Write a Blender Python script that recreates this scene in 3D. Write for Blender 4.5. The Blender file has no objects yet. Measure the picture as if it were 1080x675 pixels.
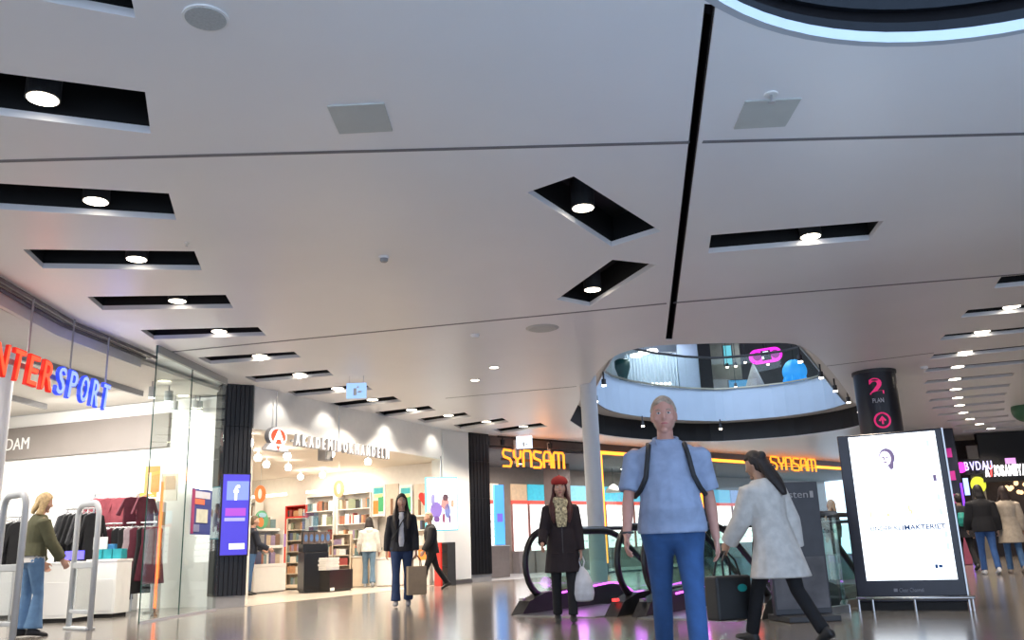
import bpy, bmesh, math, random
from mathutils import Vector, Matrix
from mathutils.geometry import tessellate_polygon
random.seed(7)
SC = bpy.context.scene
COL = SC.collection
PI = math.pi

# ------------------------------------------------------------------ camera model (photo frame 1080 x 675)
FOC = 925.0
ROLL = math.atan(.0364)
PITCH = math.atan(241.3 / FOC)
EYE = Vector((0, 0, .83))
_R0 = Vector((1, 0, 0)); _U0 = Vector((0, -math.sin(PITCH), math.cos(PITCH)))
FWD = Vector((0, math.cos(PITCH), math.sin(PITCH)))
RGT = _R0 * math.cos(ROLL) - _U0 * math.sin(ROLL)
UPV = _U0 * math.cos(ROLL) + _R0 * math.sin(ROLL)

def ray(x, y): return FWD + RGT * ((x - 540) / FOC) - UPV * ((y - 337.5) / FOC)
def W(x, y, z=0.0):                       # point of the photograph on a horizontal plane of the place
    d = ray(x, y); return EYE + d * ((z - EYE.z) / d.z)
def WP(x, y, p0, p1):                     # point of the photograph on a vertical wall through p0, p1
    d = ray(x, y); ex, ey = p1[0] - p0[0], p1[1] - p0[1]
    nx, ny = ey, -ex
    t = ((p0[0] - EYE.x) * nx + (p0[1] - EYE.y) * ny) / (d.x * nx + d.y * ny)
    return EYE + d * t
def WY(x, y, Y):
    d = ray(x, y); return EYE + d * (Y / d.y)

# ------------------------------------------------------------------ materials
MATS = {}
def mat(name, col, rough=.5, metal=0., emit=None, es=0., noise=0., scale=8., spec=.5, coat=0., alpha=1., bump=0.):
    if name in MATS: return MATS[name]
    m = bpy.data.materials.new(name); m.use_nodes = True
    nt = m.node_tree; b = nt.nodes['Principled BSDF']
    b.inputs['Base Color'].default_value = (*col, 1)
    b.inputs['Roughness'].default_value = rough
    b.inputs['Metallic'].default_value = metal
    b.inputs['Specular IOR Level'].default_value = spec
    b.inputs['Coat Weight'].default_value = coat
    if emit:
        b.inputs['Emission Color'].default_value = (*emit, 1)
        b.inputs['Emission Strength'].default_value = es
    if noise > 0 or bump > 0:
        tc = nt.nodes.new('ShaderNodeTexCoord')
        nz = nt.nodes.new('ShaderNodeTexNoise'); nz.inputs['Scale'].default_value = scale
        nz.inputs['Detail'].default_value = 4
        nt.links.new(tc.outputs['Object'], nz.inputs['Vector'])
        if noise > 0:
            rp = nt.nodes.new('ShaderNodeValToRGB')
            rp.color_ramp.elements[0].position = .3; rp.color_ramp.elements[1].position = .7
            rp.color_ramp.elements[0].color = (*[max(0, c * (1 - noise)) for c in col], 1)
            rp.color_ramp.elements[1].color = (*[min(1, c * (1 + noise)) for c in col], 1)
            nt.links.new(nz.outputs['Fac'], rp.inputs['Fac'])
            nt.links.new(rp.outputs['Color'], b.inputs['Base Color'])
        if bump > 0:
            bp = nt.nodes.new('ShaderNodeBump'); bp.inputs['Strength'].default_value = bump
            bp.inputs['Distance'].default_value = .01
            nt.links.new(nz.outputs['Fac'], bp.inputs['Height']); nt.links.new(bp.outputs['Normal'], b.inputs['Normal'])
    MATS[name] = m
    return m
def emat(name, col, s): return mat(name, tuple(min(1, c * .6) for c in col), .6, emit=col, es=s)
def glassmat(name, tint, refl=1.0):
    if name in MATS: return MATS[name]
    m = bpy.data.materials.new(name); m.use_nodes = True; nt = m.node_tree; nt.nodes.clear()
    o = nt.nodes.new('ShaderNodeOutputMaterial'); mx = nt.nodes.new('ShaderNodeMixShader')
    t = nt.nodes.new('ShaderNodeBsdfTransparent'); g = nt.nodes.new('ShaderNodeBsdfGlossy')
    t.inputs[0].default_value = (*tint, 1); g.inputs['Roughness'].default_value = .02
    g.inputs[0].default_value = (.95, 1, .98, 1)
    f = nt.nodes.new('ShaderNodeLayerWeight'); f.inputs[0].default_value = .5
    pw = nt.nodes.new('ShaderNodeMath'); pw.operation = 'POWER'; pw.inputs[1].default_value = 5
    mu = nt.nodes.new('ShaderNodeMath'); mu.operation = 'MULTIPLY_ADD'; mu.inputs[1].default_value = .75 * refl; mu.inputs[2].default_value = .035 * refl
    nt.links.new(f.outputs['Facing'], pw.inputs[0]); nt.links.new(pw.outputs[0], mu.inputs[0]); nt.links.new(mu.outputs[0], mx.inputs[0])
    nt.links.new(t.outputs[0], mx.inputs[1]); nt.links.new(g.outputs[0], mx.inputs[2]); nt.links.new(mx.outputs[0], o.inputs[0])
    MATS[name] = m; return m

# ------------------------------------------------------------------ mesh building
class MB:
    def __init__(s): s.v = []; s.f = []
    def add(s, vs, fs):
        n = len(s.v); s.v += [Vector(v) for v in vs]; s.f += [tuple(i + n for i in f) for f in fs]; return s
    def box(s, x0, x1, y0, y1, z0, z1):
        return s.add([(x0,y0,z0),(x1,y0,z0),(x1,y1,z0),(x0,y1,z0),(x0,y0,z1),(x1,y0,z1),(x1,y1,z1),(x0,y1,z1)],
              [(0,3,2,1),(4,5,6,7),(0,1,5,4),(1,2,6,5),(2,3,7,6),(3,0,4,7)])
    def obox(s, a, b, w, z0, z1):              # a wall-like bar from a to b in plan, w thick
        a = Vector((a[0], a[1], 0)); b = Vector((b[0], b[1], 0)); d = (b - a).normalized(); n = Vector((d.y, -d.x, 0)) * w / 2
        q = [a + n, b + n, b - n, a - n]
        return s.prism([(p.x, p.y) for p in q], z0, z1)
    def prism(s, poly, z0, z1, holes=()):
        loops = [list(poly)] + [list(h) for h in holes]
        flat = [p for l in loops for p in l]; n = len(flat)
        tris = tessellate_polygon([[Vector((p[0], p[1], 0)) for p in l] for l in loops])
        vs = [(p[0], p[1], z0) for p in flat] + [(p[0], p[1], z1) for p in flat]
        fs = []
        for t in tris:
            a, b, c = [flat[i] for i in t]
            if (b[0]-a[0])*(c[1]-a[1]) - (b[1]-a[1])*(c[0]-a[0]) < 0: t = (t[0], t[2], t[1])
            fs.append((t[2], t[1], t[0])); fs.append(tuple(i + n for i in t))
        k = 0
        for l in loops:
            m = len(l)
            for i in range(m):
                a = k + i; b = k + (i + 1) % m; fs.append((a, b, b + n, a + n))
            k += m
        return s.add(vs, fs)
    def tube(s, pts, r, n=8, closed=False, rr=None):
        P = [Vector(p) for p in pts]; L = len(P); vs = []
        up = Vector((0, 0, 1)); prev = None
        for i, p in enumerate(P):
            if closed: t = P[(i + 1) % L] - P[i - 1]
            else: t = P[min(i + 1, L - 1)] - P[max(i - 1, 0)]
            t = t.normalized() if t.length > 1e-9 else Vector((0, 0, 1))
            if prev is None:
                a = up if abs(t.z) < .9 else Vector((0, 1, 0)); u = t.cross(a).normalized()
            else:
                u = prev - t * prev.dot(t); u = u.normalized() if u.length > 1e-6 else t.orthogonal().normalized()
            prev = u; w = t.cross(u); q = rr[i] if rr else r
            if not isinstance(q, tuple): q = (q, q)
            for k in range(n):
                an = 2 * PI * k / n; vs.append(p + u * (math.cos(an) * q[0]) + w * (math.sin(an) * q[1]))
        fs = []
        for i in range(L if closed else L - 1):
            j = (i + 1) % L
            for k in range(n):
                l = (k + 1) % n; fs.append((i*n+k, i*n+l, j*n+l, j*n+k))
        if not closed:
            fs.append(tuple(range(n - 1, -1, -1))); fs.append(tuple((L - 1) * n + k for k in range(n)))
        return s.add(vs, fs)
    def lathe(s, prof, c=(0, 0, 0), n=24, sx=1., sy=1.):
        vs = []; L = len(prof)
        for r, z in prof:
            for k in range(n):
                a = 2 * PI * k / n; vs.append((c[0] + math.cos(a) * r * sx, c[1] + math.sin(a) * r * sy, c[2] + z))
        fs = [(i*n+k, i*n+(k+1)%n, (i+1)*n+(k+1)%n, (i+1)*n+k) for i in range(L - 1) for k in range(n)]
        fs.append(tuple(range(n - 1, -1, -1))); fs.append(tuple((L - 1) * n + k for k in range(n)))
        return s.add(vs, fs)
    def ell(s, c, r, n=20, m=12, fn=None):
        vs = []; c = Vector(c)
        for i in range(m + 1):
            t = PI * i / m
            for k in range(n):
                a = 2 * PI * k / n
                q = Vector((math.sin(t) * math.cos(a) * r[0], math.sin(t) * math.sin(a) * r[1], -math.cos(t) * r[2]))
                if fn: q = Vector(fn(q))
                vs.append(c + q)
        fs = [(i*n+k, i*n+(k+1)%n, (i+1)*n+(k+1)%n, (i+1)*n+k) for i in range(m) for k in range(n)]
        return s.add(vs, fs)
    def loft(s, rings):                         # rings: (centre, rx, ry, [ux, uy axes])
        n = 16; vs = []
        for rg in rings:
            c = Vector(rg[0]); ax = Vector(rg[3]) if len(rg) > 3 else Vector((1,0,0)); ay = Vector(rg[4]) if len(rg) > 4 else Vector((0,1,0))
            for k in range(n):
                a = 2 * PI * k / n; vs.append(c + ax * (math.cos(a) * rg[1]) + ay * (math.sin(a) * rg[2]))
        L = len(rings)
        fs = [(i*n+k, i*n+(k+1)%n, (i+1)*n+(k+1)%n, (i+1)*n+k) for i in range(L - 1) for k in range(n)]
        fs.append(tuple(range(n - 1, -1, -1))); fs.append(tuple((L - 1) * n + k for k in range(n)))
        return s.add(vs, fs)
    def xf(s, M):
        s.v = [M @ v for v in s.v]; return s
    def build(s, name, m, parent=None, smooth=False, bevel=0., remesh=0., smo=0, seg=2):
        me = bpy.data.meshes.new(name); me.from_pydata([tuple(v) for v in s.v], [], s.f); me.update()
        bm = bmesh.new(); bm.from_mesh(me)
        bmesh.ops.remove_doubles(bm, verts=bm.verts, dist=1e-5)
        bmesh.ops.recalc_face_normals(bm, faces=bm.faces); bm.to_mesh(me); bm.free()
        o = bpy.data.objects.new(name, me); COL.objects.link(o)
        if parent: o.parent = parent
        me.materials.append(m)
        if remesh > 0:
            md = o.modifiers.new('r', 'REMESH'); md.mode = 'VOXEL'; md.voxel_size = remesh; md.use_smooth_shade = True
            if smo:
                ms = o.modifiers.new('s', 'SMOOTH'); ms.iterations = smo; ms.factor = .5
            par = o.parent; o.parent = None
            dg = bpy.context.evaluated_depsgraph_get()
            nm = bpy.data.meshes.new_from_object(o.evaluated_get(dg)); o.modifiers.clear()
            o.data = nm; bpy.data.meshes.remove(me); nm.name = name; me = nm; o.parent = par
            if not me.materials: me.materials.append(m)
            smooth = True
        if smooth:
            me.polygons.foreach_set('use_smooth', [True] * len(me.polygons))
        if bevel > 0:
            b = o.modifiers.new('bevel', 'BEVEL'); b.width = bevel; b.segments = seg; b.limit_method = 'ANGLE'
        return o
def smooth_angle(o, deg=40):
    me = o.data
    me.polygons.foreach_set('use_smooth', [True] * len(me.polygons))
    try: me.set_sharp_from_angle(angle=math.radians(deg))
    except Exception: pass
    return o

LABELS = {}
def tag(o, label, cat, group=None, kind=None):
    n = len(label.split()); assert 4 <= n <= 16, label
    if label in LABELS and LABELS[label] != (group or '-'): print('DUP LABEL', label)
    if label in LABELS and not group: print('DUP LABEL', label)
    LABELS[label] = group or '-'
    o['label'] = label; o['category'] = cat
    if group: o['group'] = group
    if kind: o['kind'] = kind
    return o
def thing(name, label, cat, loc=(0, 0, 0), rz=0., group=None):
    o = bpy.data.objects.new(name, None); COL.objects.link(o)
    o.empty_display_size = .1
    o.location = loc; o.rotation_euler = (0, 0, rz)
    return tag(o, label, cat, group)
def struct(name, mb, m, **k):
    o = mb.build(name, m, **k); o['kind'] = 'structure'; return o
def copy_tree(o, parent=None):
    c = o.copy(); COL.objects.link(c)
    if parent: c.parent = parent
    for ch in list(o.children): copy_tree(ch, c)
    return c
def ang(a, b): return math.atan2(b[1] - a[1], b[0] - a[0])
def text_mb(s, size, depth=.01, align='LEFT', off=0., space=1.):
    cu = bpy.data.curves.new('t', 'FONT'); cu.body = s; cu.size = size; cu.extrude = depth / 2; cu.offset = off; cu.align_x = align
    cu.space_character = space; cu.resolution_u = 3
    o = bpy.data.objects.new('t', cu); COL.objects.link(o)
    dg = bpy.context.evaluated_depsgraph_get(); me = bpy.data.meshes.new_from_object(o.evaluated_get(dg))
    mb = MB(); mb.add([(v.co.x, -v.co.z, v.co.y) for v in me.vertices], [tuple(p.vertices) for p in me.polygons])
    bpy.data.objects.remove(o); bpy.data.curves.remove(cu); bpy.data.meshes.remove(me)
    return mb
def bounds(mb):
    xs = [v.x for v in mb.v]; zs = [v.z for v in mb.v]; return min(xs), max(xs), min(zs), max(zs)
def fit_text(s, x0, x1, z0, z1, y=0., depth=.01, off=0.):   # lettering fitted to a rectangle in the XZ plane
    mb = text_mb(s, 1., 1., off=off); a, b, c, d = bounds(mb)
    for v in mb.v:
        v.x = x0 + (v.x - a) / (b - a) * (x1 - x0); v.z = z0 + (v.z - c) / (d - c) * (z1 - z0); v.y = y + v.y * depth
    return mb
def light(name, kind, loc, energy, col=(1, 1, 1), size=.3, rot=None, parent=None, size_y=None, spot=None, spread=None):
    l = bpy.data.lights.new(name, kind); l.energy = energy; l.color = col
    if kind == 'AREA':
        l.size = size
        if size_y: l.shape = 'RECTANGLE'; l.size_y = size_y
        else: l.shape = 'DISK'
        if spread: l.spread = spread
    else: l.shadow_soft_size = size
    if spot: l.spot_size = spot; l.spot_blend = .6
    o = bpy.data.objects.new(name, l); COL.objects.link(o); o.location = loc
    if rot: o.rotation_euler = rot
    if parent: o.parent = parent
    return o

cam_d = bpy.data.cameras.new('camera'); cam = bpy.data.objects.new('camera', cam_d); COL.objects.link(cam)
cam_d.sensor_fit = 'HORIZONTAL'; cam_d.sensor_width = 36; cam_d.lens = 36 * FOC / 1080
cam.matrix_world = Matrix(((RGT.x, UPV.x, -FWD.x, EYE.x), (RGT.y, UPV.y, -FWD.y, EYE.y), (RGT.z, UPV.z, -FWD.z, EYE.z), (0, 0, 0, 1)))
cam_d.clip_start = .05; cam_d.clip_end = 300
SC.camera = cam
SC.view_settings.view_transform = 'Standard'; SC.view_settings.look = 'None'; SC.view_settings.gamma = 1
SC.view_settings.use_curve_mapping = False
SC.view_settings.exposure = 0.3

wd = bpy.data.worlds.new('sky'); SC.world = wd; wd.use_nodes = True
wd.node_tree.nodes['Background'].inputs[0].default_value = (.62, .76, 1, 1)
wd.node_tree.nodes['Background'].inputs[1].default_value = 2.25

# ------------------------------------------------------------------ palette
WHITE = mat('white_paint', (.78, .78, .77), .55, noise=.02, scale=2)
CEIL = mat('ceiling_panel', (.80, .80, .82), .38, noise=.02, scale=.7)
BLACK = mat('black_matt', (.004, .004, .005), .6, noise=.1)
DARK = mat('dark_grey', (.035, .036, .04), .45, noise=.1)
GREY = mat('mid_grey', (.30, .30, .31), .5, noise=.05)
STEEL = mat('steel', (.55, .56, .57), .3, 1., noise=.04)
CREAM = mat('cream_wall', (.78, .74, .67), .6, noise=.03)
BEIGE = mat('beige_board', (.62, .52, .42), .6, noise=.06)
LAMPW = emat('lamp_warm', (1, .88, .70), 9.)
LAMPC = emat('lamp_cool', (1, .95, .88), 12.)
GLASS = glassmat('clear_glass', (.93, .97, .95), .8)
GLASSG = glassmat('green_glass', (.86, .955, .93), 1.)
GLASSS = glassmat('shop_glass', (.93, .975, .96), .9)
# ================================================================== SHELL
Z = 4.0
def floor_mat():
    m = bpy.data.materials.new('polished_stone_floor'); m.use_nodes = True; nt = m.node_tree; b = nt.nodes['Principled BSDF']
    tc = nt.nodes.new('ShaderNodeTexCoord'); mp = nt.nodes.new('ShaderNodeMapping'); mp.inputs['Rotation'].default_value[2] = .35
    br = nt.nodes.new('ShaderNodeTexBrick'); br.offset = .5; br.inputs['Scale'].default_value = 1
    br.inputs['Brick Width'].default_value = 1.2; br.inputs['Row Height'].default_value = .6; br.inputs['Mortar Size'].default_value = .004
    br.inputs['Color1'].default_value = (.195, .175, .155, 1); br.inputs['Color2'].default_value = (.165, .15, .135, 1); br.inputs['Mortar'].default_value = (.10, .09, .085, 1)
    nz = nt.nodes.new('ShaderNodeTexNoise'); nz.inputs['Scale'].default_value = 3; nz.inputs['Detail'].default_value = 6
    mx = nt.nodes.new('ShaderNodeMix'); mx.data_type = 'RGBA'; mx.blend_type = 'OVERLAY'; mx.inputs[0].default_value = .25
    nt.links.new(tc.outputs['Object'], mp.inputs[0]); nt.links.new(mp.outputs[0], br.inputs[0]); nt.links.new(tc.outputs['Object'], nz.inputs[0])
    nt.links.new(br.outputs[0], mx.inputs[6]); nt.links.new(nz.outputs[0], mx.inputs[7]); nt.links.new(mx.outputs[2], b.inputs['Base Color'])
    b.inputs['Roughness'].default_value = .16; b.inputs['Specular IOR Level'].default_value = .65
    return m
FLOOR = floor_mat()

# escalator frame: d runs away from the landing, p runs across
DV = Vector((.6, .8, 0)); PV = Vector((.8, -.6, 0)); N1 = Vector((.10, 12.2, 0))
def E(s, p, z=0.): v = N1 + DV * s + PV * p; v.z = z; return v
pit = [E(1.75, -.25), E(1.75, 3.6), E(6.9, 3.6), E(6.9, -.25)]
pit2 = [(v.x, v.y) for v in pit]
struct('floor', MB().prism([(-16, -4), (30, -4), (30, 48), (-16, 48)], -.3, 0, [pit2]), FLOOR)
pw = MB()
for i in range(4): pw.obox(pit2[i], pit2[(i + 1) % 4], .04, -5.2, -.3)
struct('wall_pit', pw, mat('pit_wall', (.55, .62, .72), .5, noise=.04))
struct('floor_lower', MB().box(-4, 18, 8, 32, -5.5, -5.2), FLOOR)

# ---- ceiling openings
def cz(pts, z=Z): return [(W(x, y, z).x, W(x, y, z).y) for x, y in pts]
ring_c = Vector((2.75, 3.05)); ring_r = 2.16
ring = [(ring_c.x + ring_r * math.cos(2 * PI * i / 64), ring_c.y + ring_r * math.sin(2 * PI * i / 64)) for i in range(64)]
Vpx = [(601,444),(606,434),(614,418),(626,398),(640,382),(654,373),(675,367),(700,364),(730,363),(760,362),(800,362),(830,362),(849,367),(866,380),(885,402),(904,429),(917,446)]
Vfar = [(890,453),(840,460),(790,464),(750,466),(700,465),(650,461),(620,455)]
def spline(pts, k=3):                     # round off a run of outline points
    out = []
    for i in range(len(pts) - 1):
        p0 = pts[max(i - 1, 0)]; p1 = pts[i]; p2 = pts[i + 1]; p3 = pts[min(i + 2, len(pts) - 1)]
        for j in range(k):
            t = j / k; out.append(tuple(.5 * (2 * b + (c - a) * t + (2 * a - 5 * b + 4 * c - d) * t * t + (3 * b - a - 3 * c + d) * t ** 3) for a, b, c, d in zip(p0, p1, p2, p3)))
    out.append(pts[-1]); return out
_near = spline(cz(Vpx)); _far = spline([cz(Vpx)[-1]] + cz(Vfar) + [cz(Vpx)[0]])[1:-1]
void = _near + _far
def ring_touch(xa, ya, xb, yb):            # where a line on the ceiling meets the round opening
    lo, hi = 0., 1.
    for _ in range(40):
        m = (lo + hi) / 2; p = W(xa + (xb - xa) * m, ya + (yb - ya) * m, Z)
        if math.hypot(p.x - ring_c.x, p.y - ring_c.y) > ring_r + .035: lo = m
        else: hi = m
    return (p.x, p.y)
gap = [ring_touch(702, 358.5, 743, 4), ring_touch(709, 358.5, 755, 4)] + cz([(709,358.5),(702,358.5)])
SLOTS = [  # four corners of the opening, the lamp, row, index
 ('L', [(-40,-26),(136,-14),(143,19),(45,1)], None),
 ('L', [(-60,69),(153,97),(159,141),(-60,114)], (45,105)),
 ('L', [(-60,190),(178,204),(186,232),(-60,217)], (101,213)),
 ('L', [(24,263),(205,265),(213,285),(45,283)], (144,274)),
 ('L', [(92,313),(238,311),(246,325),(108,327)], (187,318)),
 ('L', [(148,348),(272,345),(281,354),(162,358)], (231,350)),
 ('L', [(208,377),(310,371),(318,377),(222,384)], (274,376)),
 ('L', [(258,397.5),(345,390),(352,396),(270,403)], (316,395.5)),
 ('L', [(303,413),(385,405),(393,411),(312,418)], (356,410)),
 ('L', [(348,425.5),(415,418),(424,423.5),(356,431)], (393,422)),
 ('L', [(395,435),(452,428),(460,433),(405,440)], (434,432.5)),
 ('L', [(440,442),(490,435),(497,439.5),(448,446)], (473,438.5)),
 ('L', [(478,448.5),(530,441),(537,445),(486,452.5)], (513,445)),
 ('L', [(520,453),(570,446),(578,450),(528,457)], (552,450)),
 ('C', [(556,203),(605,186),(697,244),(645,260)], (615,220)),
 ('C', [(587,316),(646,274),(692,279),(622,323)], (625,306)),
 ('R', [(750,248),(932,233),(917,253),(747,267)], (855,250)),
 ('F', [(1056,292),(1140,284),(1132,296),(1048,304)], (1130,288)),
 ('F', [(1021,327),(1130,317),(1124,325),(1013,335)], (1067,324)),
 ('F', [(997,353),(1110,342),(1106,348),(991,359)], (1036,350)),
 ('F', [(985,374),(1095,363),(1092,367.5),(980,379)], (1018,371.5)),
 ('F', [(979,388.5),(1085,379),(1082,383),(974,392.5)], (1010,387)),
 ('F', [(978,401.5),(1070,393),(1068,396.5),(974,405)], (1007,400)),
 ('F', [(979,412),(1066,404.5),(1064,407.5),(976,415)], (1008,410.5)),
 ('F', [(982,421),(1062,414),(1060,416.5),(979,423.7)], (1010,419.6)),
 ('F', [(985,429),(1060,422.5),(1059,425),(982,431.5)], (1012,427.6)),
 ('F', [(990,436.5),(1060,430.5),(1059,432.6),(988,438.8)], (1016,435.3)),
 ('F', [(1000,443),(1064,437.5),(1063,439.5),(997,445.2)], (1023,442)),
 ('F', [(1008,448.6),(1072,443),(1071,445),(1005,450.7)], (1033,447.3)),
 ('F', [(1018,453.6),(1082,448),(1081,450),(1015,455.6)], (1045,452)),
]
holes = [void, ring, gap] + [cz(s[1]) for s in SLOTS]
struct('ceiling', MB().prism([(-16, -4), (30, -4), (30, 48), (-16, 48)], Z, Z + .06, holes), CEIL)

# ---- seams between ceiling panels
SEAM = mat('seam_grey', (.16, .16, .18), .6, noise=.05)
n = 0
for a, b in [((-60,171.5),(727,150)),((741,149.5),(1140,139.5)),((176,371.5),(703,320)),((710,319.3),(1150,283)),((470,420),(608,407.5)),((872,386),(985,372))]:
    n += 1; pa, pb = W(*a, Z), W(*b, Z)
    struct('trim_%d' % n, MB().obox(pa, pb, .045 if n < 5 else .03, Z - .004, Z + .002), SEAM)
# black groove between the two halves of the ceiling
g = MB(); gp = gap
for i in range(4): g.obox(gp[i], gp[(i + 1) % 4], .02, Z + .02, Z + .4)
g.prism(gp, Z + .4, Z + .42); struct('trim_groove', g, BLACK)

# ---- round skylight well over the near hall: pale lip, black ribbed drum
lip = MB(); rb = MB()
def ringwall(mb, r0, r1, z0, z1, n=72):
    o = [(ring_c.x + r1 * math.cos(2*PI*i/n), ring_c.y + r1 * math.sin(2*PI*i/n)) for i in range(n)]
    h = [(ring_c.x + r0 * math.cos(2*PI*i/n), ring_c.y + r0 * math.sin(2*PI*i/n)) for i in range(n)]
    mb.prism(o, z0, z1, [h])
ringwall(lip, ring_r - .004, ring_r + .05, Z - .002, Z + .075)
struct('trim_well_lip', lip, mat('lip_grey', (.42, .45, .5), .6, noise=.02), smooth=False)
for k in range(9): ringwall(rb, ring_r + .04 + (.04 if k % 2 else 0), ring_r + .2, Z + .077 + k * .1, Z + .175 + k * .1)
struct('trim_well_drum', rb, mat('black_ribs', (.005, .005, .007), .75, noise=.1, spec=.15))
up_ = MB(); ringwall(up_, ring_r + .02, ring_r + .2, Z + .99, Z + 2.2); struct('wall_well', up_, WHITE)

# ---- recessed slot lights
ORD = ['nearest', 'second', 'third', 'fourth', 'fifth', 'sixth', 'seventh', 'eighth', 'ninth', 'tenth', 'eleventh', 'twelfth', 'thirteenth', 'fourteenth']
cnt = {}
ROW = {'L': 'of the left ceiling row counted from the camera', 'F': 'of the right ceiling fan counted from the camera'}
for row, q, lp in SLOTS:
    k = cnt.get(row, 0); cnt[row] = k + 1
    pts = [Vector((*p, 0)) for p in cz(q)]; c = sum(pts, Vector()) / 4; rz = ang(pts[0], pts[1])
    if row == 'L': lab = 'black slot with round lamp, %s %s' % (ORD[k], ROW['L'])
    elif row == 'F': lab = 'black slot with round lamp, %s %s' % (ORD[k], ROW['F'])
    elif row == 'C': lab = ['larger black parallelogram slot light left of the ceiling groove, tilted down right', 'smaller black slot light left of the ceiling groove, tilted up right'][k]
    else: lab = 'long black slot light alone right of the ceiling groove'
    if lp is None: lab = 'black ceiling slot cut by the top left photo edge'
    t = thing('slot_light', lab, 'ceiling light', (c.x, c.y, Z + .06), rz)
    M = (Matrix.Translation((c.x, c.y, Z + .06)) @ Matrix.Rotation(rz, 4, 'Z')).inverted()
    lo = [M @ Vector((p.x, p.y, Z + .06)) for p in pts]; lo2 = [(v.x, v.y) for v in lo]
    big = [(v.x * 1.02, v.y * 1.06) for v in lo]
    mb = MB()
    for i in range(4): mb.obox(big[i], big[(i + 1) % 4], .02, .002, .3)
    mb.prism(big, .3, .32); mb.build('recess', BLACK, t)
    if lp:
        flush = row == 'F' and k >= 4
        P = M @ W(lp[0], lp[1], Z + (.004 if flush else .055)); lz = -.056 if flush else 0.
        d = (W(lp[0], lp[1], Z) - EYE).length
        r = .105
        if d > 14: r = .12
        lc = MB().lathe([(r + .012, .0), (r + .012, .3 - lz)], (P.x, P.y, lz), 24).build('lamp_can', DARK, t)
        MB().lathe([(r * .99, -.004), (r * .99, .004)], (P.x, P.y, lz), 24).build('lamp', LAMPW, lc)
        wp = W(lp[0], lp[1], Z + .1)
        light('bulb', 'SPOT', (P.x, P.y, lz - .03), 260 if row == 'F' else (420 if row == 'L' and k >= 5 else 140), (1, .84, .67), .1, parent=t, spot=math.radians(120))

# ---- small fittings in the ceiling
def onceil(x, y): v = W(x, y, Z); return (v.x, v.y, Z)
t = thing('ceiling_speaker', 'round grey loudspeaker flush in ceiling near top left', 'speaker', onceil(217, 18))
MB().lathe([(.135, -.012), (.135, 0)], n=32).build('rim', WHITE, t); MB().lathe([(.12, -.016), (.12, -.006)], n=32).build('grille', mat('grille_grey', (.42, .44, .44), .7, noise=.1, scale=60), t)
PANEL = mat('panel_grey', (.50, .52, .50), .6, noise=.03)
for q, lab in [([(345,111),(405,108),(414,137),(358,140)], 'pale square access panel in ceiling left of groove'), ([(786,106),(845,103),(828,132),(774,135)], 'pale square access panel in ceiling right of groove')]:
    pl = cz(q); o = MB().prism(pl, Z - .012, Z).build('access_panel', PANEL); tag(o, lab, 'panel')
def sprinkler(x, y, lab, s=1.):
    t = thing('sprinkler', lab, 'sprinkler', onceil(x, y))
    MB().lathe([(.05*s, -.012), (.05*s, 0)], n=16).build('rose', WHITE, t)
    MB().lathe([(.012*s, -.07*s), (.012*s, -.012)], n=10).build('pipe', STEEL, t)
    MB().lathe([(.028*s, -.078*s), (.028*s, -.07*s)], n=12).build('deflector', STEEL, t)
sprinkler(813, 99, 'small sprinkler head beside the right access panel')
sprinkler(197, 256, 'tiny sprinkler head between left slot lights', .5)
t = thing('smoke_detector', 'small round white smoke detector on mid ceiling', 'smoke detector', onceil(405, 271))
MB().lathe([(.055, -.02), (.06, 0)], n=20).build('base', WHITE, t); MB().lathe([(.03, -.06), (.045, -.045), (.045, -.02)], n=20).build('head', GREY, t)
t = thing('ceiling_vent', 'flat pale oval vent disc on ceiling above columns', 'vent', onceil(572, 346))
MB().lathe([(.2, -.02), (.25, 0)], n=28).build('disc', PANEL, t)
for x, y, lab in [(501, 353, 'small white detector dot left of the vent disc'), (940, 399, 'small white detector on ceiling right of dark column'), (975, 387, 'small white detector beside the right slot fan')]:
    o = MB().lathe([(.05, -.05), (.07, -.02), (.07, 0)], n=16).build('detector', WHITE, smooth=False); o.location = onceil(x, y); tag(o, lab, 'smoke detector')
for x, y, lab in [(521, 387, 'single round downlight nearer camera over bookshop end of hall'), (501, 400.5, 'single round downlight farther back over bookshop end of hall'), (441, 451, 'single downlight at the ceiling edge above bookshop sign'), (955, 487, 'single downlight just right of the advert totem')]:
    t = thing('downlight', lab, 'ceiling light', onceil(x, y))
    MB().lathe([(.1, -.012), (.1, 0)], n=20).build('bezel', WHITE, t); MB().lathe([(.075, -.016), (.075, -.01)], n=20).build('lamp', LAMPW, t)
# hanging exit sign
def exit_sign(x, y, col, lab, w=.36, h=.28, glow=1.6):
    p = W(x, y, Z - .26); t = thing('exit_sign', lab, 'exit sign', (p.x, p.y, Z - .42), 0)
    MB().box(-w/2, w/2, -.03, .03, 0, h).build('lightbox', emat('exit_' + lab[:6], col, glow), t, bevel=.005)
    g = MB().box(-.05, .01, -.034, -.03, .05, .18); g.ell((.03, -.033, .2), (.02, .003, .02), 10, 6); g.box(.03, .1, -.034, -.03, .1, .13)
    g.build('pictogram', WHITE, t)
    r = MB()
    for s in (-1, 1): MB().tube([(s * w * .35, 0, h), (s * w * .35, 0, .42)], .006, 6).build('hanger', STEEL, t)
exit_sign(376, 411, (.38, .62, 1), 'pale blue hanging exit sign among left slot lights', .36, .28, .75)
exit_sign(1038, 475, (.05, .75, .8), 'teal hanging exit sign over the far right shops', .8, .5, 1.5)
t = thing('ceiling_dome', 'dark green rounded dome fitting at right photo edge', 'dome', onceil(1081, 428))
MB().ell((0, 0, -.1), (.35, .35, .33), 20, 12).build('dome', mat('dark_green', (.03, .12, .06), .4, noise=.1), t, smooth=True)
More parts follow.
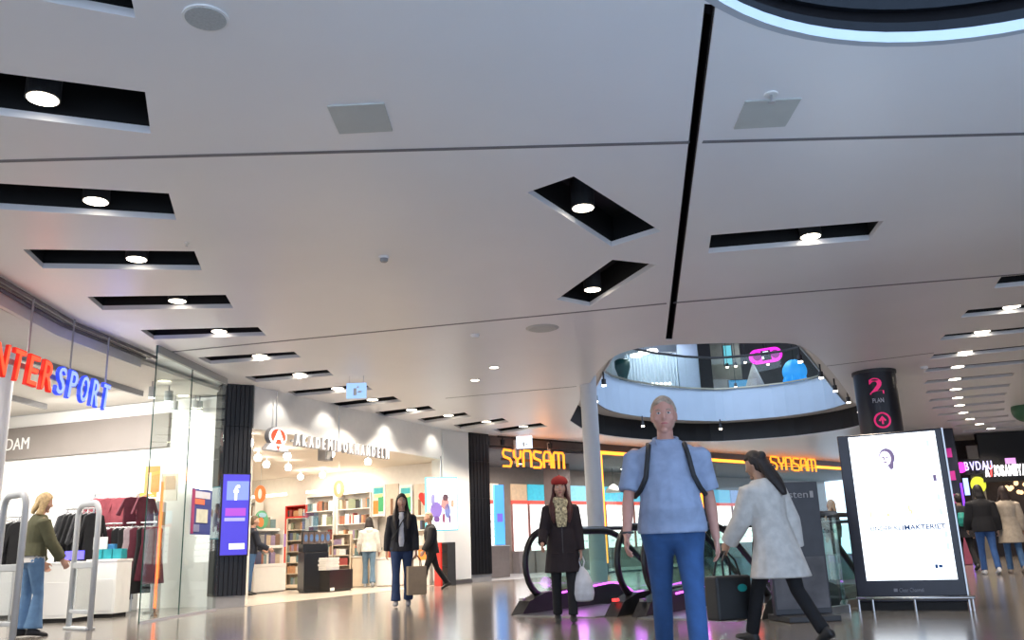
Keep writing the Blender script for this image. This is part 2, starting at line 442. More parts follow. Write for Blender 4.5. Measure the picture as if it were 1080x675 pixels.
# ================================================================== SPORTS SHOP (left)
fac = [W(-120, 235, Z), W(0, 290, Z), W(80, 338, Z), W(165, 374, Z), W(237, 402, Z)]
fac = [Vector((v.x, v.y, 0)) for v in fac]
FL = Vector((-6.1, 4.0, 0))
G0 = (fac[3] * .55 + W(147, 662, 0) * .45); G0.z = 0          # free glass edge
G1 = Vector((-5.22, 15.62, 0))                                 # glass meets the black pilaster
trimpts = [Vector((-5.75, 5.0, 0)), fac[1], fac[2], fac[3]]
tr = MB()
for k, (dx, zz) in enumerate([(0, .05), (.09, .035), (.18, .05)]):
    tr.tube([(p.x - dx, p.y, Z - zz) for p in trimpts], .028, 6)
struct('trim_shopfront', tr, mat('trim_dark', (.06, .055, .06), .4, noise=.1))
hd = MB()
for i in range(3): hd.obox((trimpts[i].x - .26, trimpts[i].y), (trimpts[i + 1].x - .26, trimpts[i + 1].y), .06, Z - .2, Z)
struct('trim_shopfront_header', hd, mat('header_grey', (.66, .63, .60), .6, noise=.03))
# glass screen
t = thing('glass_screen', 'tall clear glass shopfront screen between sports shop entrance and black pilaster', 'glass screen', G0, ang(G0, G1))
L = (G1 - G0).length
mid = L * .47
MB().box(0, mid - .006, -.006, .006, .0, Z).build('pane', GLASSS, t); MB().box(mid + .006, L, -.006, .006, .0, Z).build('pane', GLASSS, t)
MB().box(-.008, 0, -.008, .008, .0, Z).box(mid - .006, mid + .006, -.008, .008, 0, Z).build('edge_joint', mat('glass_edge', (.02, .07, .06), .2), t)
MB().box(0, L, -.025, .025, Z - .12, Z).build('head_channel', mat('channel_grey', (.3, .32, .31), .4), t)
MB().box(0, L, -.02, .02, 0.0, .03).build('floor_channel', STEEL, t)
t = thing('red_light_strip', 'thin vertical glowing red strip behind the shop glass', 'light strip', (WY(167, 580, 14.6).x, 14.6, 0))
MB().box(-.018, .018, -.012, .012, .12, 2.1).build('tube', emat('red_led', (1, .12, .03), 2.2), t); MB().lathe([(.05, 0), (.05, .02), (.02, .03), (.02, .12)], n=12).build('foot', DARK, t)

# black ribbed pilaster
def pilaster(a, b, lab, ribs, depth=.45, plinth=True):
    a = Vector((a[0], a[1], 0)); b = Vector((b[0], b[1], 0))
    t = thing('pilaster', lab, 'pilaster', a, ang(a, b)); L = (b - a).length
    MB().box(.01, L - .01, .02, depth, 0, .2).build('plinth', GREY, t)
    MB().box(0, L, .015, depth, .2, Z).build('core', BLACK, t)
    rr = MB()
    for k in range(ribs):
        x0 = L * k / ribs + .008; x1 = L * (k + 1) / ribs - .008
        for z0, z1 in ((.2, 1.15), (1.16, 2.2), (2.21, 3.2), (3.21, Z)): rr.box(x0, x1, -.012, .016, z0 + .003, z1 - .003)
    rr.build('ribbed_cladding', mat('black_rib_clad', (.006, .0065, .009), .38, noise=.15), t)
    return t, L
pA = Vector((-5.42, 16.05, 0)); pB = Vector((-4.93, 16.35, 0))
tp, Lp = pilaster(pA, pB, 'black ribbed pilaster carrying a blue screen between sports shop and bookshop', 7)
# blue screen on it
s = thing('wall_screen', 'tall blue lit screen with white f logo on the black pilaster', 'screen', pA, ang(pA, pB))
x0, x1, z0, z1 = .07, Lp - .03, .9, 2.32
MB().box(x0 - .02, x1 + .02, -.075, -.014, z0 - .02, z1 + .02).build('housing', BLACK, s)
MB().box(x0, x1, -.08, -.074, z0, z1).build('display', emat('screen_blue', (.06, .05, .55), .75), s)
WL = emat('screen_white', (.85, .88, 1), 1.2)
MB().box(x0 + .07, x1 - .01, -.083, -.08, 1.86, 2.2).build('logo_tile', emat('screen_lightblue', (.16, .22, .85), 1.1), s)
fit_text('f', x0 + .19, x0 + .3, 1.86, 2.13, -.085, .006, .02).build('logo', WL, s)
MB().box(x0 + .06, x1 - .05, -.083, -.08, 1.58, 1.72).build('banner', emat('screen_purple', (.3, .06, .45), 1.), s)
fit_text('LIKE US', x0 + .08, x1 - .06, 1.5, 1.56, -.084, .004).build('caption', emat('screen_dim', (.4, .4, .8), .8), s) if False else MB().box(x0 + .05, x1 - .06, -.083, -.08, 1.49, 1.55).build('caption_bar', emat('screen_dim', (.3, .3, .8), 1.), s)
MB().box(x0 + .15, x1 - .05, -.083, -.08, 1.0, 1.1).build('footer_mark', WL, s)

# walls and ceiling of the shop
SW = mat('shop_white', (.85, .84, .81), .6, noise=.02, scale=2)
wA = (-5.3, 16.75); wB = (-6.85, 17.1); wC = (-13.0, 19.2)
struct('wall_sportshop_side', MB().obox(wA, wB, .06, 0, Z - .1), SW)
struct('wall_sportshop_back', MB().obox(wB, wC, .06, 0, Z - .1), SW)
struct('wall_left', MB().box(-13.1, -13, 2, 19.3, 0, Z), SW)
struct('wall_sportshop_near', MB().box(-13, -6.2, 3.6, 3.7, 0, Z), SW)
sc_ = MB().prism([(-13, 3.7), (-6.1, 3.7), (-6.25, 9.3), (-6.3, 11.3), (-6.0, 13.3), (-5.5, 16.6), (-6.85, 17.0), (-12.9, 19.1)], Z - .1, Z - .04)
struct('ceiling_sportshop', sc_, mat('shop_ceiling', (.66, .63, .58), .7, noise=.02))
# grey lettered band on the back wall
bA = WP(181, 455, wB, wC); bB = WP(-60, 470, wB, wC); a = ang(bB, bA)
t = thing('wall_band', 'long grey fascia band with pale letters high on sports shop wall', 'fascia', (bB.x, bB.y, 0), a)
Lb = math.hypot(bA.x - bB.x, bA.y - bB.y)
zt = (WP(150, 438, wB, wC).z + WP(20, 453, wB, wC).z) / 2; zb = (WP(150, 474, wB, wC).z + WP(20, 485, wB, wC).z) / 2
MB().box(0, Lb, -.1, -.03, zb, zt).build('board', mat('taupe_board', (.21, .185, .17), .5, noise=.05, scale=1.5), t)
M = (Matrix.Translation((bB.x, bB.y, 0)) @ Matrix.Rotation(a, 4, 'Z')).inverted()
q0 = M @ WP(10.5, 478, wB, wC); q1 = M @ WP(36, 461, wB, wC)
fit_text('DAM', q0.x, q1.x, zb + .2, zt - .22, -.115, .02, -.012).build('lettering', SW, t)
wl = MB()
for z in (1.9, 2.2, 2.5, 2.8): wl.box(0, Lb, -.036, -.03, z, z + .012)
wl.build('slat_grooves', mat('groove_grey', (.55, .53, .5), .6), t)

# beams, tracks and lamps in the shop ceiling
for i, (x0, y0, x1, y1) in enumerate([(-8.2, 6, -6.9, 16), (-10, 6, -9.2, 17)]):
    o = MB().obox((x0, y0), (x1, y1), .06, Z - .2, Z - .1).build('lighting_track', GREY); tag(o, ['grey lighting track along sports shop ceiling nearer entrance', 'grey lighting track along sports shop ceiling deeper inside'][i], 'track')
def can_spot(p, lab, group=None, lamp=LAMPC, r=.075, h=.2, e=0):
    t = thing('spotlight', lab, 'spotlight', p, 0, group)
    MB().lathe([(.012, 0), (.012, .1)], (0, 0, h), 8).build('stem', GREY, t)
    MB().lathe([(r, .01), (r, h)], n=16).build('can', mat('can_grey', (.5, .52, .52), .4), t)
    MB().lathe([(r * .88, 0), (r * .88, .011)], n=16).build('lamp', lamp, t)
    return t
for x, y, lab in [(179, 396, 'cylindrical spotlight seen through left pane of shop glass'), (207, 402, 'cylindrical spotlight seen through right pane of shop glass')]:
    p = WP(x, y + 4, (-6.5, 12), (-6.2, 16)); can_spot((p.x, p.y, Z - .4), lab)
for k, (x, y) in enumerate([(160, 420), (184, 434), (210, 434)]):
    p = W(x, y, Z - .4); can_spot((p.x, max(p.y, 5), Z - .4), 'small lit ceiling lamp deeper in sports shop, %s from the left' % ['first', 'second', 'third'][k], r=.06)
for x, y in [(-7.6, 10), (-7.4, 14), (-10.5, 11), (-10.5, 16)]:
    light('sport_light', 'AREA', (x, y, Z - .3), 130, (1, .95, .87), 1.6)
light('sport_wash', 'AREA', (-8.2, 15.6, Z - .45), 120, (1, .95, .88), 3., size_y=.4, rot=(math.radians(35), 0, math.radians(-18)))

# letter sign over the entrance
SX = -5.72
yS = WP(56.5, 410, (SX, 8), (SX, 12)).y; yT = WP(115, 425, (SX, 8), (SX, 12)).y
zT = WP(100, 400, (SX, 8), (SX, 12)).z; zB = WP(100, 430, (SX, 8), (SX, 12)).z
kk = (yT - yS) / 1.98
sgA = Vector((SX, yS - 1.69 * kk * 1.16, 0)); sgB = Vector((SX, yT, 0))
SH = zT - zB
sg = thing('letter_sign', 'red and blue glowing channel letters hung over the sports shop entrance', 'sign', (sgA.x, sgA.y, zB), ang(sgA, sgB))
REDL = emat('letter_red', (.75, .02, .01), .6); REDS = mat('letter_red_side', (.55, .02, .01), .4, emit=(1, .05, .02), es=.35)
BLUL = emat('letter_blue', (.03, .07, .9), .8); BLUS = mat('letter_blue_side', (.02, .03, .5), .4, emit=(.05, .1, 1), es=.5)
REDF = emat('letter_red_face', (1, .11, .04), 1.0)
SILV = emat('letter_face', (.33, .45, 1), .95)
word = 'INTERSPORT'; wdt = [.16, .4, .37, .36, .4, .38, .39, .42, .4, .39]; wdt = [w * kk * (1.16 if i < 5 else 1) for i, w in enumerate(wdt)]; xx = 0; split = 1.69 * kk * 1.16
for ch, wl_ in zip(word, wdt):
    red = xx < split - .01
    sk = .06
    mb = fit_text(ch, xx, xx + wl_ - .085, 0, SH, 0, .04, .012)
    for v in mb.v: v.x += sk * (v.z / SH)
    lt = mb.build('letter', REDL if red else BLUL, sg)
    if True:
        m2 = fit_text(ch, xx + .018, xx + wl_ - .103, .018, SH - .018, -.026, .01, .0)
        for v in m2.v: v.x += sk * (v.z / SH)
        m2.build('letter_face', SILV if not red else REDF, lt)
    xx += wl_
for x in (.9, 1.9, 2.9): MB().tube([(x, .03, .4), (x, .03, Z - zB - .05)], .012, 6).build('hanger', GREY, sg)
MB().box(0, xx, .06, .09, .2, .26).build('rail', GREY, sg)
light('sign_blue', 'POINT', (-5.5, 11.8, 3.3), 5, (.15, .2, 1), .15); light('sign_red', 'POINT', (-5.5, 9.8, 3.3), 2.5, (1, .12, .05), .15)

# white round column inside the entrance
t = thing('column', 'white round column inside the sports shop at left photo edge', 'column', (WY(-17, 500, 12.4).x, 12.4, 0))
MB().lathe([(.24, 0), (.24, Z - .1)], n=32).build('shaft', SW, t, smooth=False); MB().lathe([(.27, 0), (.27, .1)], n=32).build('base_ring', STEEL, t)

# security gates
GATE = mat('gate_grey', (.50, .53, .56), .45, noise=.03)
def gate(p, rz, lab):
    t = thing('security_gate', lab, 'security gate', p, rz)
    h, w = 1.63, .62
    def arch(w2, h2, z0): 
        r = .16; pts = [(-w2, 0, z0)]
        for k in range(7):
            a = PI - k * PI / 12; pts.append((-w2 + r + math.cos(a) * r, 0, h2 - r + math.sin(a) * r))
        for k in range(7):
            a = PI / 2 - k * PI / 12; pts.append((w2 - r + math.cos(a) * r, 0, h2 - r + math.sin(a) * r))
        pts.append((w2, 0, z0)); return pts
    MB().tube(arch(w / 2, h, .0), .045, 10, rr=[(.045, .035)] * 16).build('loop_frame', GATE, t, smooth=True)
    MB().box(-w/2, w/2, -.025, .025, .78, .86).build('cross_bar', GATE, t, bevel=.01)
    MB().box(-w/2, w/2, -.025, .025, .2, .25).build('lower_bar', GATE, t, bevel=.01)
    MB().box(-w/2 + .03, w/2 - .03, -.01, .01, .25, .78).build('panel', glassmat('gate_acrylic', (.86, .88, .9), .5), t)
    MB().box(-w/2 - .02, w/2 + .02, -.07, .07, 0, .035).build('foot_plate', GATE, t, bevel=.01)
g1 = W(83, 664, 0); gate((g1.x, g1.y, 0), math.radians(-40), 'grey arched security gate right of the blonde shopper')
g2 = W(0, 681, 0); gate((g2.x, g2.y, 0), math.radians(-40), 'grey arched security gate cut by the left photo edge')

# counters
CW = mat('counter_white', (.82, .82, .80), .35, noise=.02)
def counter(p, rz, w, d, h, lab):
    t = thing('display_counter', lab, 'counter', p, rz)
    MB().box(-w/2, w/2, 0, d, .06, h - .04).build('body', CW, t, bevel=.008)
    MB().box(-w/2 - .01, w/2 + .01, -.01, d + .01, h - .04, h).build('top', CW, t, bevel=.008)
    MB().box(-w/2 + .04, w/2 - .04, -.006, 0, h * .12, h * .66).build('front_panel', WHITE, t, bevel=.003)
    MB().box(-w/2 + .03, w/2 - .03, .03, d - .03, 0, .06).build('kick_plinth', BLACK, t)
    return t
c1 = W(103, 652, 0); counter((c1.x, c1.y, 0), -.1, .52, .45, .9, 'white display counter holding teal baskets')
c2 = W(60, 657, 0); counter((c2.x - .05, c2.y, 0), -.1, .62, .45, .88, 'white display counter behind the blonde shopper')
c3 = W(6, 655, 0); counter((c3.x - .1, c3.y + .4, 0), -.25, .9, .7, .9, 'white display counter at left photo edge behind the gate')
TEAL = mat('teal_plastic', (.02, .32, .36), .4, noise=.05)
for k in range(3):
    b = thing('basket', 'small teal open basket on white counter, %s from the left' % ['first', 'second', 'third'][k], 'basket', (c1.x - .13 + k * .165, c1.y + .2 - k * .015, .9), -.1)
    MB().box(-.075, .075, -.08, .08, 0, .012).build('bottom', TEAL, b)
    w_ = MB()
    for x0, x1, y0, y1 in ((-.08,-.07,-.085,.085),(.07,.08,-.085,.085),(-.08,.08,-.085,-.075),(-.08,.08,.075,.085)): w_.box(x0, x1, y0, y1, .01, .16)
    w_.build('side', TEAL, b)
t = thing('card_stand', 'white price card on stand upon the counter', 'sign', (c1.x - .2, c1.y + .32, .9), -.2)
MB().box(-.12, .12, -.06, .06, 0, .01).build('foot', STEEL, t); MB().box(-.13, .13, -.008, .008, .16, .36).build('card', WHITE, t); MB().tube([(0, 0, .01), (0, .01, .2)], .008, 6).build('stem', STEEL, t)
o = MB().box(-.07, .07, -.05, .05, 0, .24).build('carton', mat('carton_blue', (.03, .2, .42), .5), bevel=.006); o.location = (c1.x - .03, c1.y + .36, .9); tag(o, 'upright blue carton behind baskets on counter', 'box')
t = thing('till_display', 'blue lit till screen on counter beside the blonde shopper', 'screen', (c2.x + .05, c2.y + .25, .88), -.2)
MB().box(-.16, .16, -.01, .02, .03, .16).build('display', emat('till_blue', (.12, .1, 1), 1.6), t); MB().lathe([(.08, 0), (.08, .015), (.02, .02), (.02, .05)], n=12).build('stand', DARK, t)

# garments
def garment(name, kind, w, h, col, M4, lab, cat, group, rough=.85):
    m = mat('cloth_' + col[0], col[1], rough, noise=.15, scale=12, bump=.3)
    if kind == 'top': pl = [(-.12*w,0),(.12*w,0),(.3*w,-.05*h),(.52*w,-.62*h),(.4*w,-.66*h),(.3*w,-.3*h),(.3*w,-h),(-.3*w,-h),(-.3*w,-.3*h),(-.4*w,-.66*h),(-.52*w,-.62*h),(-.3*w,-.05*h)]
    else: pl = [(-.12*w,0),(.12*w,0),(.26*w,-.04*h),(.24*w,-.3*h),(.42*w,-h),(-.42*w,-h),(-.24*w,-.3*h),(-.26*w,-.04*h)]
    t = thing(name, lab, cat, M4.to_translation(), M4.to_euler().z, group)
    mb = MB().prism(pl, -.022, .022)
    mb.xf(Matrix.Rotation(PI / 2, 4, 'X'))
    mb.build('fabric', m, t, bevel=.016, seg=3)
    hk = MB().tube([(-.22*w, 0, -.03*h), (0, 0, .03), (.22*w, 0, -.03*h)], .008, 6)
    hk.tube([(0, 0, .03)] + [(.02 * math.sin(a), 0, .075 + -.02 * math.cos(a)) for a in [0.3, 1, 1.8, 2.6, 3.4, 4.2]], .004, 5)
    hk.build('hanger', GREY, t)
    return t
PINK = ('rose', (.33, .07, .09)); MAR = ('maroon', (.10, .015, .03)); BLK = ('black', (.012, .012, .014)); GRY = ('charcoal', (.05, .05, .055)); PAT = ('patterned', (.35, .28, .3)); WHT = ('white', (.6, .58, .56))
def at(p, rz): return Matrix.Translation(p) @ Matrix.Rotation(rz, 4, 'Z')
Yr = 15.9
def rack(xa, xb, Y, z, lab):
    A = WY(xa, 550, Y); B = WY(xb, 550, Y)
    t = thing('clothes_rail', lab, 'clothes rail', (A.x, Y, 0), 0); L = B.x - A.x
    MB().tube([(0, 0, z), (L, 0, z)], .014, 8).build('rail', STEEL, t)
    for x in (0.03, L - .03):
        MB().tube([(x, 0, .03), (x, 0, z)], .016, 8).build('post', STEEL, t)
        MB().box(x - .02, x + .02, -.25, .25, 0, .03).build('foot', STEEL, t)
    return A.x, L
x0, L = rack(96, 146, 15.7, 2.02, 'high chrome rail carrying rose and maroon tops')
for k in range(5):
    c = PINK if k < 3 else MAR
    garment('hoodie', 'top', .62, .5, c, at((x0 + .14 + k * .2, 15.7, 1.95), [.2, .5, .1, .9, 1.2][k]), '%s long-sleeved top on high rail, %s from the left' % (['rose', 'rose', 'rose', 'maroon', 'maroon'][k], ['first', 'second', 'third', 'fourth', 'fifth'][k]), 'top', 'tops on the high rail')
x0, L = rack(68, 100, 15.2, 1.75, 'low chrome rail full of black shirts')
for k in range(6):
    garment('shirt', 'top', .6, .8, GRY if k % 3 == 0 else BLK, at((x0 + .05 + k * .09, 15.2, 1.67), 1.1), 'dark shirt hanging in the tight row behind the gate', 'shirt', 'dark shirts on the low rail')
x0, L = rack(103, 166, 15.6, 1.5, 'chrome rail carrying black and maroon dresses')
for k in range(10):
    c = [MAR, PAT, MAR, BLK, BLK, PAT, MAR, BLK, MAR, MAR][k]
    garment('dress', 'dress', .5, [.7, .75, .7, 1.15, 1.2, .8, .85, 1.1, .9, .95][k], c, at((x0 + .08 + k * .105, 15.6, 1.42), [1, .7, 1.1, .6, .8, .4, .5, 1.0, .6, .9][k]), '%s garment on the lower rail, %s from the left' % (c[0], ['first', 'second', 'third', 'fourth', 'fifth', 'sixth', 'seventh', 'eighth', 'ninth', 'tenth'][k]), 'garment', 'garments on the lower rail')
x0, L = rack(-4, 22, 14.2, 1.6, 'chrome rail of dark clothes behind left gate')
for k in range(5): garment('shirt', 'top', .55, .75, BLK if k != 2 else WHT, at((x0 + .08 + k * .08, 14.2, 1.52), .9), 'dark clothing hanging behind the gate at left photo edge' if k != 2 else 'single white shirt among dark clothing behind the left gate', 'shirt', 'clothes behind the left gate')
# shelf bay with boards on top
A = WY(141, 540, 16.3); B = WY(165, 540, 16.3)
t = thing('shelf_bay', 'grey shelf bay of folded goods at right end of sports shop', 'shelving', (A.x, 16.3, 0)); L = B.x - A.x
for x in (0, L): MB().box(x - .015, x + .015, 0, .4, 0, 1.9).build('upright', STEEL, t)
for z in (.3, 1.45, 1.88): MB().box(0, L, 0, .4, z, z + .03).build('shelf', WHITE, t)
cols = [('ochre', (.4, .25, .1)), ('sand', (.5, .4, .28)), ('brown', (.12, .07, .05)), ('black', (.02, .02, .02)), ('grey', (.4, .38, .36))]
for k in range(6):
    c = cols[k % 5]; h = random.uniform(.2, .3)
    o = MB().box(0, .055, 0, .22, 0, h).build('shoe_box', mat('pack_' + c[0], c[1], .6, noise=.1), bevel=.004); o.location = (A.x + .05 + k * .075, 16.36, 1.48)
    tag(o, 'narrow %s pack standing on the upper shelf, %s from left' % (c[0], ['first', 'second', 'third', 'fourth', 'fifth', 'sixth', 'seventh'][k]), 'package', 'packs on the sports shop shelf')
def picture(p, rz, w, h, cols_, lab, cat='picture', z=0, d=.03):
    t = thing('picture_board', lab, cat, p, rz)
    MB().box(-w/2, w/2, 0, d, z, z + h).build('board', mat('board_' + lab[:12], cols_[0], .6, noise=.05), t)
    for i, (x0, x1, z0, z1, c) in enumerate(cols_[1]):
        if len(c) == 3: m = mat('ink_%.2f_%.2f_%.2f' % c, c, .6, noise=.1)
        else: m = emat('lit_%.2f_%.2f_%.2f' % c[:3], c[:3], c[3])
        MB().box(-w/2 + x0 * w, -w/2 + x1 * w, -.004 - .0015 * i, .001, z + z0 * h, z + z1 * h).build('print', m, t)
    return t
P = WY(153, 560, 16.35); picture((P.x, 16.42, 1.91), 0, .45, .66, [(.85, .8, .72), [(.28, .9, .25, .98, (.55, .25, .07)), (.0, .8, 0, .25, (.8, .33, .06)), (.4, .55, .2, .8, (.8, .6, .4))]], 'orange poster board standing on top of shelf bay')
P = WY(168, 560, 16.35); picture((P.x + .1, 16.42, 1.91), 0, .3, .5, [(.55, .5, .42), [(.1, .9, .4, .9, (.42, .3, .2))]], 'smaller beige poster board right of orange one')
# poster on the glass
a_ = WP(201, 540, G0, G1); b_ = WP(222, 540, G0, G1)
zt = WP(211, 516, G0, G1).z; zb = WP(211, 564, G0, G1).z
M = (b_ - a_); M.z = 0; w = M.length; cpt = (a_ + b_) / 2; nrm = Vector((M.y, -M.x, 0)).normalized()
pp = cpt + nrm * .012
picture((pp.x, pp.y, 0), ang(a_, b_), w, zt - zb, [(.03, .05, .24), [(.0, .14, .02, .98, (.3, .03, .12)), (.14, .9, .8, .95, (.6, .6, .66)), (.14, .62, .66, .78, (.85, .18, .08)), (.24, .8, .26, .56, (.6, .62, .5)), (.12, .4, .06, .22, (.2, .22, .35))]], 'dark blue printed poster stuck on the shop glass', 'poster', zb, .004)
# ================================================================== BOOKSHOP
FB0 = Vector((-4.93, 16.45, 0)); FB1 = W(466, 452.5, 4.0); FB1.z = 0
DB = (FB1 - FB0).normalized(); NB = Vector((DB.y, -DB.x, 0)); aB = ang(FB0, FB1)
HB = 3.2
BW0 = W(466, 487, HB); BW1 = W(262, 508, HB); BW0.z = BW1.z = 0       # back wall line
bd = (BW1 - BW0).normalized(); BWL = BW1 + bd * 6; BWR = BW0 - bd * .4
aW = ang(BWL, BWR)
HDR = mat('header_white', (.84, .84, .82), .5, noise=.02)
struct('wall_bookshop_header', MB().obox(FB0 - NB * .06, FB1 - NB * .06, .1, HB, Z), HDR)
struct('wall_bookshop_back', MB().obox(BWL, BWR, .1, 0, HB), mat('bookshop_wall', (.84, .80, .74), .6, noise=.03))
struct('wall_bookshop_soffit', MB().obox(BWL - Vector((bd.y, -bd.x, 0)) * -.35, BWR - Vector((bd.y, -bd.x, 0)) * -.35, .6, HB - .55, HB), CREAM)
cp = [(FB0.x - NB.x * .1, FB0.y - NB.y * .1), (FB1.x - NB.x * .1, FB1.y - NB.y * .1), (BWR.x, BWR.y), (BWL.x, BWL.y), (-14, 30), (-14, 20), (-5.4, 17.2)]
struct('ceiling_bookshop', MB().prism(cp, HB, HB + .05), mat('bookshop_ceiling', (.74, .67, .58), .7, noise=.02))
struct('floor_bookshop', MB().prism([(FB0.x, FB0.y), (FB1.x, FB1.y), (BWR.x, BWR.y), (BWL.x, BWL.y), (-14, 30), (-14, 20), (-5.4, 17.2)], 0, .004), mat('bookshop_floor', (.50, .44, .37), .25, noise=.04))
struct('wall_bookshop_side', MB().obox((-5.2, 17.3), (-14, 20.2), .08, 0, HB), CREAM)
struct('wall_bookshop_left', MB().box(-14.1, -14, 20, 31, 0, HB), CREAM)

# white end pier and second black pilaster
wp0 = W(466.5, 452.5, Z); wp1 = W(494, 456, Z); wp0.z = wp1.z = 0
t = thing('pier', 'white square pier at right end of the bookshop front', 'pier', wp0, ang(wp0, wp1)); Lw = (wp1 - wp0).length
MB().box(0, Lw, 0, .4, .1, Z).build('shaft', WHITE, t, bevel=.01); MB().box(-.01, Lw + .01, -.012, .41, 0, .1).build('skirting', STEEL, t)
pC = W(495, 456, Z); pD = W(515, 458, Z); pC.z = pD.z = 0
pilaster(pC, pD, 'black ribbed pilaster between bookshop and optician', 6, .3)

# letters and round emblem in front of header
sA = WP(281, 476, FB0 + NB * .12, FB1 + NB * .12); sL0 = WP(309.5, 470, FB0 + NB * .12, FB1 + NB * .12); sL1 = WP(410.5, 478, FB0 + NB * .12, FB1 + NB * .12)
zlo = (WP(316, 474, FB0, FB1).z + WP(405, 482, FB0, FB1).z) / 2; zhi = (WP(316, 464, FB0, FB1).z + WP(405, 471, FB0, FB1).z) / 2
o0 = FB0 + NB * .12
t = thing('letter_sign', 'white letter sign with round red emblem hung over the bookshop front', 'sign', (o0.x, o0.y, zlo), aB)
M = (Matrix.Translation((o0.x, o0.y, zlo)) @ Matrix.Rotation(aB, 4, 'Z')).inverted()
l0 = (M @ sL0).x; l1 = (M @ sL1).x; LH = zhi - zlo
LWH = emat('letter_white', (1, .97, .93), .85)
EDGE_SHADE = mat('sign_edge_shade', (.33, .33, .34), .5)  # shading on the letter and emblem edges, put into a grey colour
word = 'AKADEMIBOKHANDELN'; w_ = [1, 1, 1, 1, .85, 1.15, .4, 1, 1.05, 1, 1, 1, 1, 1, .85, .8, 1]; tot = sum(w_); x = l0
for ch, ww in zip(word, w_):
    d = (l1 - l0) * ww / tot
    lt = fit_text(ch, x + .045, x + d - .045, -.015, LH + .015, .02, .07, .012).build('letter', EDGE_SHADE, t)
    fit_text(ch, x + .055, x + d - .055, 0, LH, -.022, .012, .0).build('letter_face', LWH, lt); x += d
e0 = (M @ WP(279, 470, o0, o0 + DB)); e1 = (M @ WP(306, 470, o0, o0 + DB)); eb = (M @ WP(292, 476, o0, o0 + DB)).z; et = (M @ WP(292, 450, o0, o0 + DB)).z
ew = e1.x - e0.x; ex = (e0.x + e1.x) / 2; eh = et - eb; R = eh * .40
def disc(mb, cx, cz_, rx, rz, y0, y1, n=28, a0=0, a1=2 * PI):
    pl = [(cx + math.cos(a0 + (a1 - a0) * i / n) * rx, cz_ + math.sin(a0 + (a1 - a0) * i / n) * rz) for i in range(n)]
    k = MB().prism(pl, -y1, -y0); k.xf(Matrix.Rotation(PI / 2, 4, 'X')); mb.v += [] ; mb.add(k.v, k.f); return mb
rx = ew * .36
em = disc(MB(), ex, et - R, rx, R, 0, .1)
k = MB().prism([(e0.x, eb), (e1.x, eb), (ex + ew * .3, eb + eh * .3), (ex - ew * .3, eb + eh * .3)], -.1, 0); k.xf(Matrix.Rotation(PI / 2, 4, 'X')); em.add(k.v, k.f)
emb = em.build('emblem_body', EDGE_SHADE, t)
fe = disc(MB(), ex, et - R, rx * .95, R * .95, -.01, .0)
k = MB().prism([(e0.x + .05, eb + .025), (e1.x - .05, eb + .025), (ex + ew * .28, eb + eh * .28), (ex - ew * .28, eb + eh * .28)], .0, .008); k.xf(Matrix.Rotation(PI / 2, 4, 'X')); fe.add(k.v, k.f)
fe.build('emblem_face', LWH, emb)
disc(MB(), ex, et - R, rx * .78, R * .78, -.018, -.009).build('emblem_disc', emat('emblem_red', (1, .06, .02), 1.0), emb)
fit_text('A', ex - rx * .6, ex + rx * .6, et - R - R * .65, et - R + R * .65, -.026, .012, .03).build('emblem_letter', LWH, emb)
k = MB().prism([(ex - .05, eb + eh * .22), (ex + .06, eb + eh * .22), (ex, eb + .02)], .002, .02); k.xf(Matrix.Rotation(PI / 2, 4, 'X')); k.build('emblem_drop', MATS['emblem_red'], emb)
for xx in (ex, l0 + (l1 - l0) * .45): MB().tube([(xx, .05, .1), (xx, .05, Z - zlo - .02)], .012, 6).build('hanger', STEEL, t)
MB().box(l0, l1, .05, .09, LH * .3, LH * .5).build('rail', GREY, t)
t = thing('loudspeaker', 'small grey box loudspeaker hung under the bookshop header', 'speaker', WP(343, 486, FB0 - NB * .3, FB1 - NB * .3), aB)
MB().box(-.14, .14, -.1, .1, 0, .3).build('cabinet', GREY, t, bevel=.01); MB().box(-.12, .12, -.106, -.1, .02, .28).build('grille', mat('grille_dark', (.2, .2, .2), .7), t); MB().tube([(0, 0, .3), (0, 0, .5)], .01, 6).build('stem', GREY, t)
for k, f in enumerate([.08, .3, .62, .93]):
    p = FB0 + DB * (FB1 - FB0).length * f + NB * .45
    light('header_wash', 'SPOT', (p.x, p.y, Z - .06), 20, (1, .93, .82), .05, rot=(math.radians(28), 0, aB + 0), spot=math.radians(95))
# small ball lamps under the bookshop ceiling
bl = [(263, 467, 'first'), (272, 483, 'second'), (281, 490, 'third'), (303, 481, 'fourth'), (304, 493, 'fifth'), (317, 503, 'sixth'), (340, 501, 'seventh'), (349, 479, 'eighth'), (388, 487, 'ninth')]
for x, y, o_ in bl:
    p = W(x, y, HB - .18)
    t = thing('spotlight', 'small round lit lamp under bookshop ceiling, %s from the left' % o_, 'spotlight', (p.x, p.y, HB - .25), 0, 'ball lamps under the bookshop ceiling')
    MB().lathe([(.05, 0), (.075, .03), (.085, .08), (.06, .14)], n=14).build('lamp', LAMPC, t); MB().lathe([(.02, .14), (.02, .25)], n=8).build('stem', WHITE, t)
for x, y in [(-5.6, 20), (-4.0, 22.5), (-7.8, 23), (-5.5, 25), (-10, 25)]:
    light('book_light', 'AREA', (x, y, HB - .06), 80, (1, .90, .76), 1.4)

